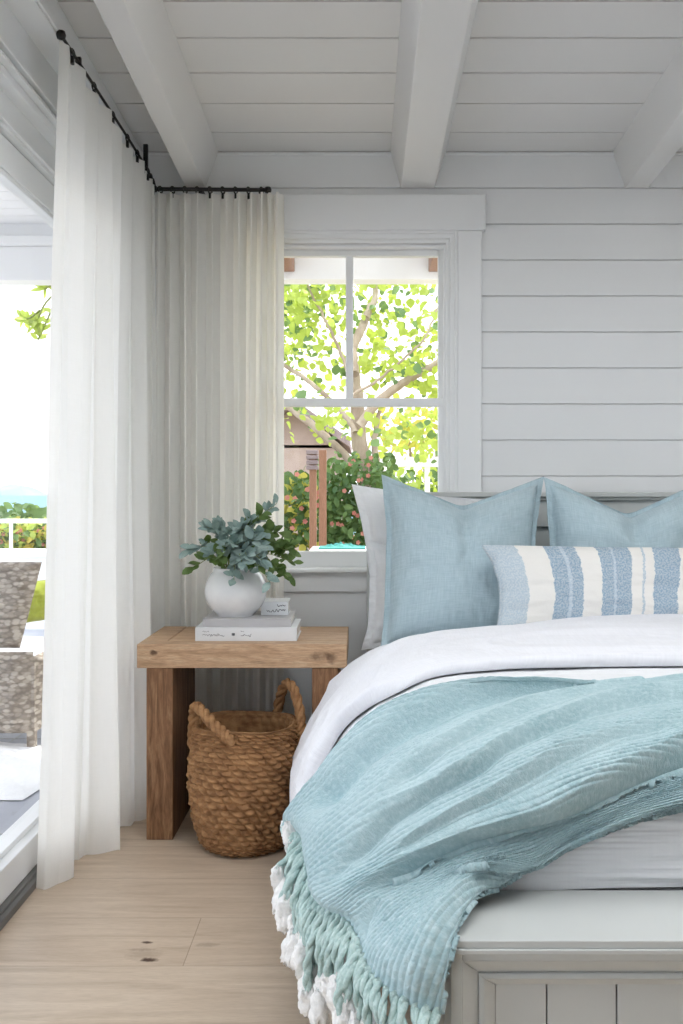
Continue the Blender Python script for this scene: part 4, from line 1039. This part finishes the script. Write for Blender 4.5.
wp('seat', (xr_, y0-.1, zl+.16), (xl_, y0-.1, zl+.16), (xr_, y0+.6, zl+.16), .06, 30, 24)
for x in (xr_-.01, xl_+.01):
    for y in (y0-.11, y0+.6): MB().box(x-.018, x+.018, y-.018, y+.018, -.02, zh-.05).build('leg', M['wicker'], ch, bevel=.004)
q = P(33, 603, 4.6)
pillow('lime_cushion', ((q[0]-.10, 4.62, q[2]+.10), (q[0]+.06, 4.9, q[2]+.10), (q[0]-.10, 4.60, q[2]-.11), (q[0]+.06, 4.88, q[2]-.11)), .1, M['lime'], 'lime green cushion in the grey wicker chair outside', 'cushion', flange=0, seed=50, N=50)
sc_ = empty('lounge_cushion', tuple(P(20, 640, 4.3)))
bpy.data.objects.remove(sc_)
o = pillow('seat_cushion', ((xl_+.05, y0+.02, zl+.28), (xr_-.05, y0+.02, zl+.28), (xl_+.05, y0+.02, zl+.19), (xr_-.05, y0+.02, zl+.19)), .1, M['patiofabric'], 'white seat cushion on the grey wicker chair outside', 'cushion', flange=0, seed=55, N=50)
NN = 60; s = np.linspace(0, 1, NN); A, B = np.meshgrid(s, s, indexing='ij')
G = np.stack([-2.6+1.35*A+.06*fbm(A*4, B*4, 2, 81), 3.55+.75*B+.1*fbm(A*3, B*3, 2, 82), -.015+np.sin(PI*A)**.5*np.sin(PI*B)**.5*(.05+.07*(fbm(A*7, B*5, 3, 83)+.5))], -1)
o = addmesh('sun_patch_fabric', G.reshape(-1, 3), gridfaces(NN, NN), M['patiofabric']); tag(o, 'rumpled white fabric standing in for a sunlight patch on the terrace tiles', 'fabric')  # white sheet laid on the tiles in place of a patch of sunlight

# ------------------------------------------------------------------ sky, sun, camera
wd = bpy.data.worlds.new('sky'); bpy.context.scene.world = wd; wd.use_nodes = True
nt = wd.node_tree; bg = nt.nodes['Background']
tc = nt.nodes.new('ShaderNodeTexCoord'); mp = nt.nodes.new('ShaderNodeMapping'); mp.inputs['Scale'].default_value = (2, 2, 7)
ns_ = nt.nodes.new('ShaderNodeTexNoise'); ns_.inputs['Scale'].default_value = 1.6; ns_.inputs['Detail'].default_value = 6
rp = nt.nodes.new('ShaderNodeValToRGB'); rp.color_ramp.elements[0].position = .38; rp.color_ramp.elements[0].color = lin('d3deee'); rp.color_ramp.elements[1].position = .6; rp.color_ramp.elements[1].color = (1, 1, 1, 1)
nt.links.new(tc.outputs['Generated'], mp.inputs[0]); nt.links.new(mp.outputs[0], ns_.inputs['Vector']); nt.links.new(ns_.outputs['Fac'], rp.inputs[0]); sx = nt.nodes.new('ShaderNodeSeparateXYZ'); nt.links.new(tc.outputs['Generated'], sx.inputs[0])
lt = nt.nodes.new('ShaderNodeMath'); lt.operation = 'LESS_THAN'; lt.inputs[1].default_value = -.002; nt.links.new(sx.outputs[2], lt.inputs[0])
gm = nt.nodes.new('ShaderNodeMix'); gm.data_type = 'RGBA'; gm.inputs[7].default_value = lin('8f8c84'); nt.links.new(lt.outputs[0], gm.inputs[0]); nt.links.new(rp.outputs[0], gm.inputs[6]); nt.links.new(gm.outputs[2], bg.inputs[0])
bg.inputs[1].default_value = 1.15
sun = bpy.data.lights.new('sun', 'SUN'); sun.energy = 1.8; sun.angle = .02; sun.color = (1, .95, .86)
so_ = bpy.data.objects.new('sun', sun); COL.objects.link(so_)
sd = Vector((.35, 1.0, 1.9)).normalized(); so_.rotation_euler = sd.to_track_quat('Z', 'Y').to_euler(); so_.location = (0, 0, 8)
cam = bpy.data.cameras.new('camera'); cam.sensor_fit = 'VERTICAL'; cam.sensor_height = 36; cam.lens = F/1024*36
cam.shift_x = -(CX-341.5)/1024; cam.shift_y = (CY-512)/1024; cam.clip_end = 60000; cam.clip_start = .05
co_ = bpy.data.objects.new('camera', cam); COL.objects.link(co_); co_.location = (0, 0, ZC); co_.rotation_euler = (PI/2, 0, 0)
sc = bpy.context.scene; sc.camera = co_
sc.view_settings.view_transform = 'Standard'; sc.view_settings.look = 'None'; sc.view_settings.gamma = 1; sc.view_settings.use_curve_mapping = False
sc.view_settings.exposure = 1.62
sc.cycles.use_denoising = True; sc.cycles.max_bounces = 10; sc.cycles.diffuse_bounces = 6; sc.cycles.transparent_max_bounces = 16
sc.cycles.sample_clamp_indirect = 6
